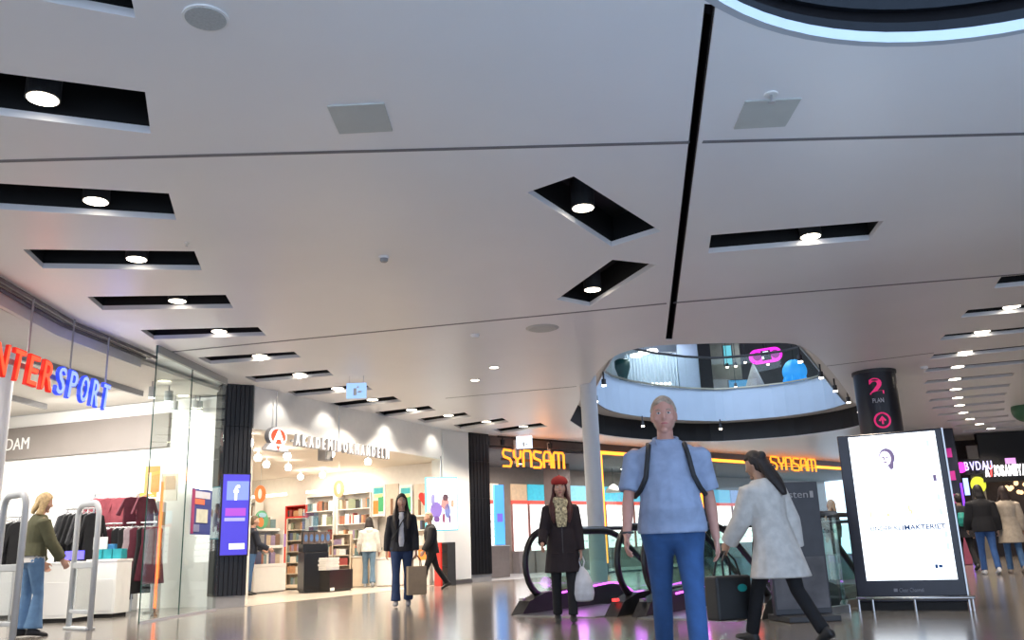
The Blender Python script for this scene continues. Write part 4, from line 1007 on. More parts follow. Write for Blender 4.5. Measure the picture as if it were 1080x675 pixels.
t = thing('row_sign', 'lilac lit letter row with magenta disc over the far right corridor', 'sign', R0_, aR)
zc = onR(1030, 492).z; xd = rx_(1017.5)
m = MB(); disc(m, xd, onR(1017, 493).z, .17, .17, -.08, 0); m.build('disc', emat('magenta', (1, .05, .75), 1.2), t)
MB().box(xd - .3, rx_(1041), .02, .1, zc - .25, zc + .25).build('board', BLACK, t)
LIL = emat('lilac_letters', (.6, .55, 1), 1.3); x = rx_(1021.5)
for ch, ww in [('B', .16), ('V', .18), ('D', .18), ('A', .17), ('U', .17)]:
    fit_text(ch, x, x + ww - .04, zc - .12, zc + .16, -.05, .06, .0).build('letter', LIL, t); x += ww
t = thing('wall_panel_far', 'grey brown wall panel between far right shops with yellow disc', 'panel', R0_, aR)
MB().box(rx_(1028), rx_(1041), .1, .2, 0, Z - .4).build('board', mat('taupe_far', (.20, .18, .15), .6, noise=.05), t)
m = MB(); disc(m, rx_(1034), onR(1034, 511).z, .23, .26, .06, .1); m.build('disc', emat('yellow_green', (.75, .8, .05), .7), t)
MB().box(rx_(1019), rx_(1024), .1, .18, onR(1021, 522).z, onR(1021, 504).z).build('light_panel', emat('pale_blue_panel', (.4, .55, 1), 1.3), t)
random.seed(3)
for k in range(9):
    x_ = 1060 + (k % 5) * 5.5 + random.uniform(-2, 2); y_ = 508 + random.uniform(0, 13)
    p = onR(x_, y_, -.9); t = thing('globe_lamp', 'warm globe lamp hanging in a cluster in far right shop', 'pendant lamp', (p.x, p.y, p.z), 0, 'globe lamp cluster in the far right shop')
    MB().ell((0, 0, 0), (.07, .07, .07), 14, 10).build('globe', emat('globe_warm', (1, .62, .3), 1.8), t, smooth=True); MB().tube([(0, 0, .1), (0, 0, Z - p.z - .02)], .008, 6).build('cord', BLACK, t)
light('far_shop', 'AREA', R0_ + DR * 4 - NR * 1 + Vector((0, 0, 3.2)), 40, (1, .7, .45), 1.)
t = thing('sign_pillar', 'dark pillar with magenta signs behind the advert totem', 'pillar', (13.15, 27.6, 0), aR)
MB().box(-.4, .5, 0, .6, 0, Z).build('shaft', mat('navy_dark', (.012, .012, .03), .4, noise=.1), t, bevel=.02)
for k, z in enumerate((1.0, 1.7, 2.4, 3.1)): MB().box(-.1, .35, -.03, 0, z, z + .28).build('sign_patch', emat('magenta_dim', (.6, .03, .3), .5), t)
MB().box(.44, .5, -.03, 0, .3, 2.3).build('violet_line', emat('violet', (.25, .05, 1), 1.2), t)
o = MB().box(-.25, .25, -.2, .2, 0, .75).build('ottoman', mat('pink_pad', (.35, .08, .14), .6, noise=.1), bevel=.03); p = W(1013, 596, 0); o.location = p; tag(o, 'dusty pink upright pouffe just behind the advert totem', 'pouffe')
# ================================================================== CEILING VOID, UPPER FLOOR
nv = len(_near)
cV = Vector((sum(p[0] for p in void) / len(void), sum(p[1] for p in void) / len(void), 0))
V3 = [Vector((p[0], p[1], 0)) for p in void]
def inset(pts, d):
    out = []; n = len(pts)
    for i, p in enumerate(pts):
        a = (p - pts[i - 1]).normalized(); b = (pts[(i + 1) % n] - p).normalized()
        t = (a + b).normalized(); nrm = Vector((-t.y, t.x, 0))
        if (cV - p).dot(nrm) < 0: nrm = -nrm
        out.append(p + nrm * d)
    return out
I0 = 0; IR = nv - 1                                  # index of the left and right far corners
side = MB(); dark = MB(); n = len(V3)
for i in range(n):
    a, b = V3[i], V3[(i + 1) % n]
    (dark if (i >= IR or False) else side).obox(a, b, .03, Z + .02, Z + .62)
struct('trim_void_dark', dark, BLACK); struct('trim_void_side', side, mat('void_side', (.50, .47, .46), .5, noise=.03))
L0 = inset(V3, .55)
ringm = MB().prism([(p.x, p.y) for p in inset(V3, -.3)], Z + .6, Z + .68, [[(p.x, p.y) for p in L0]])
struct('ceiling_void_soffit', ringm, mat('soffit', (.66, .64, .62), .5, noise=.02))
FZ = Z + 1.62
fas = MB()
for i in range(n): fas.obox(L0[i], L0[(i + 1) % n], .06, Z + .6, FZ)
struct('wall_void_fascia', fas, mat('fascia_blue', (.42, .52, .64), .32, noise=.03, scale=2))
big = [(-14, 10), (34, 10), (34, 50), (-14, 50)]
struct('floor_upper', MB().prism(big, FZ - .12, FZ - .02, [[(p.x, p.y) for p in inset(V3, .5)]]), GREY)
# far balustrade of the upper floor
far = [i % n for i in range(IR, n + 1, 2)]
bal = inset(V3, .62)
pts = [bal[i] for i in ([IR - 3, IR - 1] + far + [2, 4])[::1]]
t = thing('glass_balustrade', 'clear glass balustrade with dark handrail on the upper floor edge', 'balustrade', (pts[0].x, pts[0].y, FZ))
o0 = Vector((pts[0].x, pts[0].y, 0))
for i in range(len(pts) - 1):
    MB().obox(pts[i] - o0, pts[i + 1] - o0, .015, .02, 1.02).build('pane', GLASS, t)
MB().tube([p - o0 + Vector((0, 0, 1.06)) for p in pts], .04, 8).build('handrail', DARK, t)
b_ = MB()
for i in range(len(pts) - 1): b_.obox(pts[i] - o0, pts[i + 1] - o0, .05, 0, .05)
b_.build('base_channel', mat('brass_channel', (.35, .33, .26), .35, .8), t)
# spots under the lip
def lipspot(x, y, lab):
    p = W(x, y, Z + .3); t = thing('spotlight', lab, 'spotlight', (p.x, p.y, Z + .3))
    MB().tube([(0, 0, .12), (0, 0, .3)], .02, 8).build('stem', DARK, t)
    MB().lathe([(.05, 0), (.05, .13)], n=16).build('can', DARK, t); MB().lathe([(.05, -.03), (.05, .002)], n=16).build('lamp', emat('spot_lamp', (1, .85, .7), 8), t)
for k, (x, y) in enumerate([(844, 381), (866, 398), (881, 412), (895, 424), (906, 434)]): lipspot(x, y, 'black can spotlight on right rim of ceiling opening, %s from the top' % WORDS[k])
for k, (x, y) in enumerate([(637, 406), (628.5, 423)]): lipspot(x, y, 'black can spotlight on left rim of ceiling opening, %s' % ['upper', 'lower'][k])
for k, (x, y) in enumerate([(678, 449), (760, 452)]): lipspot(x, y, 'black can spotlight on far rim of ceiling opening, %s' % ['left of the man', 'right of the man'][k])

# ---- upper floor rooms behind the balustrade
UA = W(640, 412, FZ); UB = W(885, 413, FZ)
Yu = 34.5
UC = Z + 5.2
def up(x, y, Y=Yu): return WY(x, y, Y)
def uslab(name, xa, xb, m, Y=Yu, z0=FZ, z1=UC, th=.12, st=True, lab=None, cat=None):
    A = up(xa, 390, Y); B = up(xb, 390, Y)
    mb = MB().box(A.x, B.x, Y, Y + th, z0, z1)
    if st: return struct(name, mb, m)
    o = MB().box(0, B.x - A.x, 0, th, 0, z1 - z0).build(name, m); o.location = (A.x, Y, z0); return tag(o, lab, cat)
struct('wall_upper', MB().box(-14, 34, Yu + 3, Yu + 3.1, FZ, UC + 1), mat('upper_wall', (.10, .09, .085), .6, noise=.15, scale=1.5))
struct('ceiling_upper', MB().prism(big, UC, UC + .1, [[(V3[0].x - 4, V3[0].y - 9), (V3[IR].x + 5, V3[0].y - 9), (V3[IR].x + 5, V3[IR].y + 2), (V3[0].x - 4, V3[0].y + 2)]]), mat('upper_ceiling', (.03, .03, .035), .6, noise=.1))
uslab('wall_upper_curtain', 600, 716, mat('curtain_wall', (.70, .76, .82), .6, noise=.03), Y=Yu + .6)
# pleated curtain
A = up(660, 395); B = up(716, 395); w = B.x - A.x
t = thing('curtain', 'pale pleated curtain behind the upper balustrade, lit from above', 'curtain', (A.x, Yu, FZ))
N_ = 120; fr = [(w * i / N_, .05 * math.sin(i * .9)) for i in range(N_ + 1)]
pl = fr + [(x, y + .03) for x, y in reversed(fr)]
MB().prism(pl, .05, 2.6).build('cloth', mat('curtain_white', (.72, .80, .88), .8, noise=.04), t, smooth=False); MB().tube([(0, 0, 2.62), (w, 0, 2.62)], .025, 8).build('rail', STEEL, t)
light('curtain_wash', 'AREA', (A.x + w / 2, Yu - .7, FZ + 3.2), 70, (.85, .93, 1), w, size_y=.3, rot=(math.radians(-25), 0, 0))
uslab('wall_upper_column', 716, 738, mat('upper_column', (.55, .66, .82), .5, noise=.03), Y=Yu - .2)
uslab('wall_upper_dark', 738, 751, BLACK, Y=Yu - .3)
uslab('wall_upper_olive', 751, 782, mat('upper_olive', (.20, .18, .13), .5, noise=.2, scale=3), Y=Yu + 1)
for k, (x0, x1, y0, y1, c, s, lab) in enumerate([(764, 770, 365, 385, (.12, .5, .55), .6, 'teal lit strip panel high in olive upper shop'), (769, 788, 401, 412, (.02, .25, .5), .5, 'blue lit low panel in upper shop left part'), (812, 832, 405, 416, (.03, .2, .75), .8, 'bright blue lit counter in upper shop right part'), (866, 882, 398, 409, (.02, .15, .4), .5, 'dark blue panel at right end of upper shop')]):
    A = up(x0, y1, Yu); B = up(x1, y0, Yu); t = thing('lightbox_sign', lab, 'panel', (A.x, Yu - .1, A.z)); w, h = B.x - A.x, max(.3, B.z - A.z)
    MB().box(0, w, 0, .1, 0, h).build('face', emat('up_%d' % k, c, s), t); MB().box(-.03, w + .03, .02, .12, -.03, h + .03).build('frame', DARK, t)
    if k == 2: MB().box(.1, w - .1, -.02, 0, h * .55, h * .7).build('lettering_bar', emat('up_white', (.6, .75, 1), .9), t)
# glowing light rows seen in/through the glass
for k, (x0, x1, y, lab) in enumerate([(661, 674, 409, 'short row of white lamps low behind the upper balustrade, left'), (686, 709, 406, 'longer row of white lamps low behind the upper balustrade, right')]):
    A = up(x0, y, Yu - 1.2); B = up(x1, y, Yu - 1.2); t = thing('lamp_row', lab, 'lamp row', (A.x, Yu - 1.2, A.z)); w = B.x - A.x
    MB().box(0, w, .06, .12, -.05, .12).build('backing', STEEL, t)
    q = int(w / .14)
    for i in range(q): MB().ell((w * (i + .5) / q, 0, .03), (.055, .055, .055), 10, 6).build('lamp', emat('row_lamp', (1, .97, .9), 3), t, smooth=True)
    MB().box(w / 2 - .04, w / 2 + .04, .05, .13, FZ - A.z, -.05).build('stand', STEEL, t)
for k, (x, y) in enumerate([(671, 376), (679, 373), (688, 371)]):
    p = up(x, y, 32.5); t = thing('ceiling_lamp', 'flat white lamp near upper ceiling over the curtain, %s from the left' % WORDS[k], 'ceiling light', (p.x, p.y, p.z))
    MB().lathe([(.22, 0), (.2, .08)], n=20).build('diffuser', emat('row_lamp2', (1, .98, .95), 4), t); MB().tube([(0, 0, .08), (0, 0, UC - p.z)], .015, 6).build('cord', STEEL, t)
p = up(658, 409, Yu - 1.5); t = thing('floor_lamp', 'dark green funnel topped stand behind the upper balustrade at left', 'stand', (p.x, p.y, FZ))
z1 = up(658, 379, Yu - 1.5).z - FZ
MB().lathe([(.14, 0), (.12, z1 * .45), (.16, z1 * .65), (.3, z1 * .85), (.3, z1 * .97), (.2, z1)], n=20).build('body', mat('deep_teal', (.01, .06, .06), .4, noise=.2), t, smooth=True); MB().lathe([(.2, 0), (.2, .05)], n=20).build('foot', DARK, t)
# jellyfish-like blue paper ball, cone, spots
p = up(838, 392, Yu - 1); r = (up(851, 392, Yu - 1).x - up(826, 392, Yu - 1).x) / 2
t = thing('paper_lantern', 'large bright blue rounded hanging lantern on the upper floor', 'lantern', (p.x, p.y, p.z))
MB().ell((0, 0, 0), (r, r, r * 1.0), 28, 18, lambda q: q * (1 + .05 * math.sin(8 * math.atan2(q.y, q.x)))).build('shade', mat('lantern_blue', (.03, .32, .75), .5, emit=(.03, .35, .9), es=.55), t, smooth=True); MB().tube([(0, 0, r * .9), (0, 0, UC - p.z)], .012, 6).build('cord', BLACK, t)
m = MB()
for k in range(9): a = 2 * PI * k / 9; m.tube([(math.cos(a) * r * .8, math.sin(a) * r * .8, -r * .4), (math.cos(a) * r * .95, math.sin(a) * r * .95, -r * .8), (math.cos(a) * r * .85, math.sin(a) * r * .85, -r * 1.2)], .05, 6)
m.build('fringe', MATS['lantern_blue'], t)
p = up(797, 411, Yu - .6); t = thing('tent_display', 'grey white peaked tent display on the upper floor', 'display', (p.x, p.y, FZ))
MB().lathe([(.75, 0), (.38, 1.0), (.04, 1.9)], n=20).build('canopy', mat('tent_grey', (.42, .42, .40), .8, noise=.1), t, smooth=True); MB().tube([(0, 0, 1.8), (0, 0, 2.1)], .03, 6).build('tip', STEEL, t)
for k, (x, y) in enumerate([(767, 387), (776, 386), (776, 413), (810, 384), (786, 382)]):
    p = up(x, min(y, 408), Yu - .8); t = thing('spotlight', 'small lit spot in the upper shop, %s in the row from the left' % WORDS[k], 'spotlight', (p.x, p.y, p.z)); MB().lathe([(.06, 0), (.06, .14)], n=12).build('can', BLACK, t); MB().ell((0, 0, 0), (.06, .06, .05), 12, 8).build('lamp', emat('spot_lamp', (1, .85, .7), 8), t); MB().tube([(0, 0, .14), (0, 0, UC - p.z)], .01, 6).build('stem', BLACK, t)
# pink pill sign
p0 = up(790, 379, Yu - 2.5); p1 = up(824, 372, Yu - 2.5); w = p1.x - p0.x; p = up(807, 375.5, Yu - 2.5)
t = thing('pill_sign', 'magenta pill shaped lit sign hung on the upper floor', 'sign', (p.x, p.y, p.z)); t.rotation_euler = (0, -.12, 0)
h = .27; pl = [(-w/2 + h + math.cos(a) * h, math.sin(a) * h) for a in [PI/2 + PI * i / 12 for i in range(13)]] + [(w/2 - h + math.cos(a) * h, math.sin(a) * h) for a in [-PI/2 + PI * i / 12 for i in range(13)]]
m = MB().prism(pl, 0, .12).xf(Matrix.Rotation(PI / 2, 4, 'X')); m.build('body', emat('pill_pink', (.85, .02, .65), 1.3), t)
MB().box(-w/2 + h * 1.6, w/2 - h * 1.6, -.13, -.12, -h * .7, h * .7).build('panel', BLACK, t)
for k, zz in enumerate((.1, -.08)): MB().box(-w/2 + h * 1.9, w/2 - h * (1.9 + k), -.145, -.13, zz - .05, zz + .05).build('lettering_bar', emat('pill_white', (.8, .9, 1), 1.3), t)
for s in (-1, 1): m = MB(); disc(m, s * (w/2 - h), 0, .16, .16, -.14, -.122); m.build('roundel', emat('pill_dark', (.35, .0, .28), .6), t)
MB().tube([(0, -.05, h), (0, -.05, UC - p.z)], .015, 6).build('hanger', BLACK, t)
light('upper_shop', 'AREA', (up(800, 380).x, Yu - .5, UC - .3), 60, (.7, .85, 1), 2.)
light('void_fill', 'AREA', (cV.x, cV.y - 1, UC + 3.0), 420, (.72, .85, 1), 6.)  # added lamp above the opening, fills the upper floor edge with light

# ---- columns
def colpx(xl, xr, y, zz):
    a = W(xl, y, zz); b = W(xr, y, zz); c = (a + b) / 2; return c, (b - a).length / 2
c, r = colpx(612.5, 629.5, 404, Z)
c = W(621, 404, Z); t = thing('column', 'slim white round column at left rim of the ceiling opening', 'column', (c.x, c.y + .2, 0))
MB().lathe([(r, 0), (r, Z + .65)], n=32).build('shaft', mat('column_paint', (.62, .64, .66), .3, noise=.02), t, smooth=False); MB().lathe([(r + .02, 0), (r + .02, .12)], n=32).build('base_ring', STEEL, t)
smooth_angle(t.children[0])
c, r = colpx(910, 949, 388, Z)
t = thing('column', 'dark round column with pink 2 and arrow emblem behind the advert totem', 'column', (c.x, c.y + r, 0))
COLM = mat('column_black', (.012, .013, .02), .28, noise=.1)
o = MB().lathe([(r, 0), (r, Z - .05)], n=48).build('shaft', COLM, t); smooth_angle(o); MB().lathe([(r + .02, Z - .06), (r + .02, Z)], n=48).build('collar', DARK, t)
PK = mat('sign_pink', (.75, .02, .16), .4, emit=(1, .03, .22), es=.35); WT = mat('sign_white', (.6, .6, .65), .5)
cdir = math.atan2(-(c.y + r), -c.x) 
def wrap(mb, z0, sh=0., push=.004):     # bend flat lettering round the shaft
    for v in mb.v:
        a = cdir + v.x / r + sh; rr_ = r + push - v.y
        v.x, v.y, v.z = math.cos(a) * rr_, math.sin(a) * rr_, v.z + z0
    return mb
def zcol(y): 
    q = Vector((c.x, c.y, 0)); return WP(933, y, q, q + Vector((1, 0, 0))).z
h2 = zcol(398) - zcol(415)
wrap(fit_text('2', -.13, .13, 0, h2, 0, .006, .03), zcol(415), .03).build('numeral', PK, t)
wrap(fit_text('PLAN', -.1, .1, 0, .085, 0, .006, .0), zcol(424), .03).build('lettering', WT, t)
m = MB(); ang_ = [2 * PI * i / 32 for i in range(32)]
k = MB().prism([(math.cos(a) * .155, math.sin(a) * .155) for a in ang_], -.002, .004, [[(math.cos(a) * .12, math.sin(a) * .12) for a in ang_]]); k.xf(Matrix.Rotation(PI / 2, 4, 'X')); k.box(-.018, .018, -.004, .002, -.075, .06)
q = MB().prism([(-.07, .0), (-.045, -.02), (0, .03), (.045, -.02), (.07, 0), (0, .085)], -.002, .004); q.xf(Matrix.Rotation(PI / 2, 4, 'X')); k.add(q.v, q.f)
wrap(k, zcol(443), .1).build('arrow_roundel', PK, t)
# ================================================================== ESCALATORS, RAILINGS, TOTEM
RUB = mat('handrail_rubber', (.008, .008, .009), .35, noise=.1); SKIRT = mat('skirt_black', (.02, .02, .022), .3, noise=.1)
PURP = emat('purple_led', (.85, .12, 1), 2.2); ESTEP = mat('step_grey', (.16, .16, .17), .4, .6, noise=.1)
aE = math.atan2(DV.y, DV.x)                    # local x = along the run, local y = to the left
S30 = math.tan(math.radians(30))
def prof(z, s0=1.9, rise=4.6):                 # path of a line z above the nosing: flat, knuckle, incline
    pts = []; 
    for i in range(7):
        a = math.radians(30) * i / 6; pts.append((s0 + 1.4 * math.sin(a), z - 1.4 * (1 - math.cos(a))))
    x, zz = pts[-1]; Ld = (rise - .2) / S30
    pts.append((x + Ld * .5, zz - Ld * .5 * S30)); pts.append((x + Ld, zz - Ld * S30)); pts.append((x + Ld + 1.2, zz - Ld * S30 - .1)); return pts
def escalator(p_left, lab):
    base = E(0, p_left); t = thing('escalator', lab, 'escalator', base, aE)
    wE = 1.42
    for j, yy in enumerate((0., -wE)):
        R = .43; cx, czn = .36, .62
        arc = [(cx + .15, czn - R)] + [(cx + R * math.cos(a), czn + R * math.sin(a)) for a in [math.radians(-90 - 15 * i) for i in range(13)]]
        arc = [(x, z) for x, z in arc]
        top = prof(czn + R)
        path = arc + top
        MB().tube([(x, yy, z) for x, z in path], .045, 8, rr=[(.035, .05)] * len(path)).build('handrail', RUB, t, smooth=True)
        # glass between handrail and skirt
        g = MB(); inn = [(x, z - .03) for x, z in prof(czn + R)]; low = prof(.26)
        pl = [(.36 + (R - .05) * math.cos(a), czn + (R - .05) * math.sin(a)) for a in [math.radians(-90 - 15 * i) for i in range(13)]]
        poly = pl + inn + list(reversed(low)) 
        k = MB().prism(poly, -.006, .006); k.xf(Matrix.Rotation(PI / 2, 4, 'X')); k.xf(Matrix.Translation((0, yy, 0))); k.build('glass_panel', GLASSG, t)
        # skirt box with sloping nose
        sk = [(-.3, 0), (-.12, .16), (.25, .25)] + prof(.28) + list(reversed(prof(-.5))) + [(1.7, -.28), (1.7, 0)]
        k = MB().prism(sk, -.09, .09); k.xf(Matrix.Rotation(PI / 2, 4, 'X')); k.xf(Matrix.Translation((0, yy, 0))); k.build('skirt', SKIRT, t)
        inner = 1 if yy < -.5 else -1
        line = [(.5, .215)] + [(x, z + .01) for x, z in prof(.28)][:8]
        MB().tube([(x, yy + inner * .10, z + .005) for x, z in line], .014, 6).build('skirt_light', PURP, t)
        MB().box(-.2, -.13, yy - .03, yy + .03, .17, .2).build('sensor', emat('red_dot', (1, .03, .03), 2.5) if inner > 0 else STEEL, t)
    MB().box(-.5, 1.6, -wE + .1, -.1, 0.002, .012).build('comb_plate', STEEL, t)
    stp = MB(); s = 1.6; z = 0.0
    pr = prof(.0); 
    def zat(x):
        for (a, za), (b, zb) in zip(pr, pr[1:]):
            if a <= x <= b: return za + (zb - za) * (x - a) / (b - a)
        return 0 if x < pr[0][0] else pr[-1][1]
    for k in range(24):
        x0 = 1.6 + k * .38; zz = zat(x0 + .2); stp.box(x0, x0 + .39, -wE + .12, -.12, zz - .22, zz)
    stp.build('steps', ESTEP, t)
    yl = MB()
    for k in range(24):
        x0 = 1.6 + k * .38; zz = zat(x0 + .2); yl.box(x0, x0 + .03, -wE + .12, -.12, zz, zz + .004)
    yl.build('step_marking', mat('yellow_line', (.6, .45, .05), .5), t)
    MB().prism([(-.5, -wE + .1), (1.6, -wE + .1), (1.6, -.1), (-.5, -.1)], -.0, .002).build('landing_plate', GREY, t) if False else None
    return t
escalator(0, 'left escalator going down behind the woman in red beret')
escalator(1.80, 'right escalator going down behind the man in pale blue shirt')
for s, p in ((.8, .3), (.8, 1.2), (.8, 2.1), (.8, 3.1)): light('skirt_glow', 'POINT', E(s, p, .35), 1.2, (.8, .15, 1), .08)

# railings round the floor opening
def railing(pts, lab, post_every=1.4, glass=GLASSG, upstand=None):
    o0 = Vector((pts[0].x, pts[0].y, 0)); t = thing('glass_railing', lab, 'railing', o0)
    for a, b in zip(pts, pts[1:]):
        L = (b - a).length; k = max(1, round(L / post_every)); d = (b - a) / k
        for i in range(k):
            MB().obox(a + d * i + d.normalized() * .02 - o0, a + d * (i + 1) - d.normalized() * .02 - o0, .015, .06, 1.05).build('pane', glass, t)
    MB().tube([p - o0 + Vector((0, 0, 1.1)) for p in pts], .03, 8).build('handrail', DARK, t, smooth=True)
    ch = MB()
    for a, b in zip(pts, pts[1:]): ch.obox(a - o0, b - o0, .08, 0, .08)
    ch.build('base_channel', STEEL, t)
    return t
railing([E(.9, -.35), E(1.7, -.35), E(7.0, -.35)], 'glass railing along left side of the escalator opening')
railing([E(7.02, -.3), E(7.02, 3.65)], 'glass railing across the far end of the escalator opening')
tl = W(906, 643, 0)
rp = [E(2.2, 5.1), E(11.5, 5.1)]
c0 = W(866, 649, 0); c1 = W(897, 646, 0)
railing([c0, c1 - Vector((.1, 0, 0)), c1 + Vector((-.02, .05, 0)), c1 + Vector((.0, .2, 0)), Vector((3.95, 11.3, 0)), E(2.0, 3.7), E(6.95, 3.7)], 'glass railing with rounded corner beside the advert totem')
for a_, b_, zz, lab in [(E(7.15, -.3), E(7.15, 3.65), .5, 'pale blue upstand panel at far end of the escalator opening')]:
    t = thing('upstand_panel', lab, 'panel', (a_.x, a_.y, 0), ang(a_, b_)); L = (b_ - a_).length
    for i in range(4): MB().box(L * i / 4 + .02, L * (i + 1) / 4 - .02, -.03, .03, .03, zz).build('panel', mat('pale_blue_panel_m', (.55, .66, .80), .4, noise=.03), t)
    MB().box(0, L, -.05, .05, 0, .03).build('base', STEEL, t); MB().box(0, L, -.045, .045, zz, zz + .03).build('cap', STEEL, t)

# advert totem
P = W(906, 644, 0); Q = WP(1023, 641, P, P + Vector((math.cos(-.46), math.sin(-.46), 0))); Q.z = 0; a = ang(P, Q); w = (Q - P).length
t = thing('advert_totem', 'tall black advert totem with bright white lit screen', 'advert totem', P, a)
HT = WP(940, 455.5, P, Q).z
MB().box(0, w, 0, .22, .09, HT).build('cabinet', mat('totem_black', (.012, .013, .025), .22, noise=.1), t, bevel=.012)
MB().box(.02, w - .02, .02, .2, 0, .09).build('plinth', BLACK, t)
M = (Matrix.Translation(P) @ Matrix.Rotation(a, 4, 'Z')).inverted()
def T(x, y): return M @ WP(x, y, P, Q)
xl = (T(894, 465).x + T(915, 611).x) / 2; xr = (T(986, 455).x + T(1010, 611).x) / 2; zb = (T(917, 611.5).z + T(1009, 612).z) / 2; zt = (T(896, 461).z + T(985, 455).z) / 2
MB().box(xl, xr, -.006, 0, zb, zt).build('display', emat('totem_white', (.86, .93, 1), 1.7), t)
MB().box(w - .004, w + .012, -.01, .2, .0, HT).build('edge_trim', STEEL, t)
def scr(x, z): return xl + (xr - xl) * x, zb + (zt - zb) * z     # position on the screen, 0..1
def ink(name, s, x0, x1, z0, z1, m, off=0.): 
    a0, c0_ = scr(x0, z0); a1, c1_ = scr(x1, z1); fit_text(s, a0, a1, c0_, c1_, -.009, .004, off).build(name, m, t)
INKB = mat('ink_blue', (.02, .10, .32), .5); INKO = emat('ink_orange', (1, .62, .36), .95); INKP = emat('ink_pale', (.62, .74, .92), 1.0); INKC = emat('ink_cyan', (.55, .78, .9), 1.)
for x0_, x1_, z0_, z1_ in [(.14,.155,.42,.48),(.17,.26,.474,.48),(.28,.36,.474,.48),(.38,.44,.474,.48),(.2,.24,.42,.426),(.33,.36,.43,.45),(.58,.6,.46,.5),(.6,.62,.44,.47),(.44,.46,.5,.51)]:
    a0, c0_ = scr(x0_, z0_); a1, c1_ = scr(x1_, z1_); MB().box(a0, a1, -.009, -.006, c0_, c1_).build('headline_stroke', INKO, t)
ink('caption', 'UNDER KL', .12, .475, .335, .365, mat('ink_mid', (.16, .24, .36), .5), .012); ink('caption', 'IMAKTERIET', .485, .96, .333, .368, INKB, .02)
for x0_, x1_, z0_, z1_, mm_ in [(.78,.81,.075,.1,INKB),(.82,.86,.078,.098,INKB),(.3,.46,.07,.078,INKP),(.55,.58,.39,.41,INKP),(.64,.7,.385,.41,INKP)]:
    a0, c0_ = scr(x0_, z0_); a1, c1_ = scr(x1_, z1_); MB().box(a0, a1, -.009, -.006, c0_, c1_).build('print_mark', mm_, t)
m = MB(); cx_, cz_ = scr(.42, .84)
hd_ = mat('portrait_violet', (.36, .27, .48), .6)
for (dx, dz, rx_s, rz_s, nm, mm) in [(.0, .0, .085, .105, 'portrait_hair', hd_), (-.018, -.012, .062, .085, 'portrait_face', emat('portrait_pale', (.86, .8, .9), 1.2)), (.035, -.085, .03, .06, 'portrait_neck', hd_), (-.04, .0, .012, .008, 'portrait_eye', hd_), (.0, .0, .012, .008, 'portrait_eye', hd_), (-.02, -.055, .02, .007, 'portrait_mouth', hd_), (-.026, -.02, .006, .02, 'portrait_nose', hd_)]:
    m = MB(); j = ['portrait_hair', 'portrait_neck', 'portrait_face', 'portrait_eye', 'portrait_mouth', 'portrait_nose'].index(nm); disc(m, cx_ + dx * 1.0, cz_ + dz, rx_s, rz_s, -.009 - .0015 * j, -.006); m.build(nm, mm, t)
a0, c0_ = scr(.48, .005); k = MB().prism([(a0, c0_), (a0 + .09, c0_), (a0 + .1, c0_ + .25), (a0 + .03, c0_ + .55), (a0 - .01, c0_ + .5), (a0 + .03, c0_ + .25)], .006, .01); k.xf(Matrix.Rotation(PI / 2, 4, 'X')); k.build('portrait_stem', emat('stem_blue', (.62, .78, .95), 1.1), t)
for k, (x, z) in enumerate([(.9, .92), (.92, .68), (.93, .55), (.93, .45), (.95, .3), (.95, .22)]): 
    a0, c0_ = scr(x, z); MB().box(a0 - .015, a0 + .02, -.009, -.006, c0_ - .04, c0_ + .03).build('margin_mark', INKC if k != 1 else hd_, t)
a0, c0_ = scr(.68, .79); MB().box(a0, a0 + .2, -.009, -.006, c0_, c0_ + .008).build('margin_line', INKC, t)
zc_ = (zb + .09) / 2 + .05
fit_text('Clear Channel', w * .4, w * .62, zb - .13, zb - .085, -.006, .004).build('maker_name', mat('totem_grey_text', (.22, .23, .27), .5), t); MB().box(w * .35, w * .385, -.006, 0, zb - .125, zb - .09).build('maker_symbol', MATS['totem_grey_text'], t)
# tubular guard rail in front of the totem
g0 = P.copy(); g1 = Q + (Q - P) * .06; nn_ = Vector((math.sin(a), -math.cos(a), 0)); g0 += nn_ * .1; g1 += nn_ * .1
t = thing('guard_rail', 'low tubular steel guard rail at the foot of the totem', 'guard rail', g0, ang(g0, g1)); L = (g1 - g0).length
MB().tube([(0, 0, .14), (L, 0, .14)], .018, 10).build('rail', STEEL, t, smooth=True)
for x in (.02, L * .14, L * .5, L - .03): MB().tube([(x, 0, 0), (x, 0, .14)], .014, 8).build('post', STEEL, t)
# dark leaning poster stand behind the white coated woman
P = W(838, 655, 0); Q = W(879, 653, 0); P.z = Q.z = 0
a = ang(P, Q); P = Q - Vector((math.cos(a), math.sin(a), 0)) * .62; w = .62; h = WP(850, 508, P, Q).z
t = thing('poster_stand', 'dark upright poster stand behind the woman in white coat', 'poster stand', P, a)
MB().box(0, w, 0, .08, .06, h).build('board', mat('stand_charcoal', (.03, .032, .04), .4, noise=.15), t, bevel=.008); MB().box(.02, w - .02, -.004, 0, .12, h * .45).build('print_panel', mat('stand_print', (.10, .10, .11), .5, noise=.4, scale=3), t)
fit_text('sten', w * .45, w * .8, h - .17, h - .11, -.006, .006).build('lettering', GREY, t); MB().box(w * .84, w * .9, -.008, 0, h - .17, h - .1).build('emblem', GREY, t)
MB().box(.03, w - .03, -.25, .3, 0, .06).build('foot', DARK, t, bevel=.01)
# ================================================================== PEOPLE
def rotx(v, a): c, s = math.cos(a), math.sin(a); return Vector((v[0], v[1] * c - v[2] * s, v[1] * s + v[2] * c))
SKINS = {'fair': (.50, .29, .21), 'rosy': (.50, .25, .19), 'tan': (.42, .24, .16)}
def cm(name, col, rough=.85, noise=.12, scale=14, bump=.25): return mat('fabric_' + name, col, rough, noise=noise, scale=scale, bump=bump)

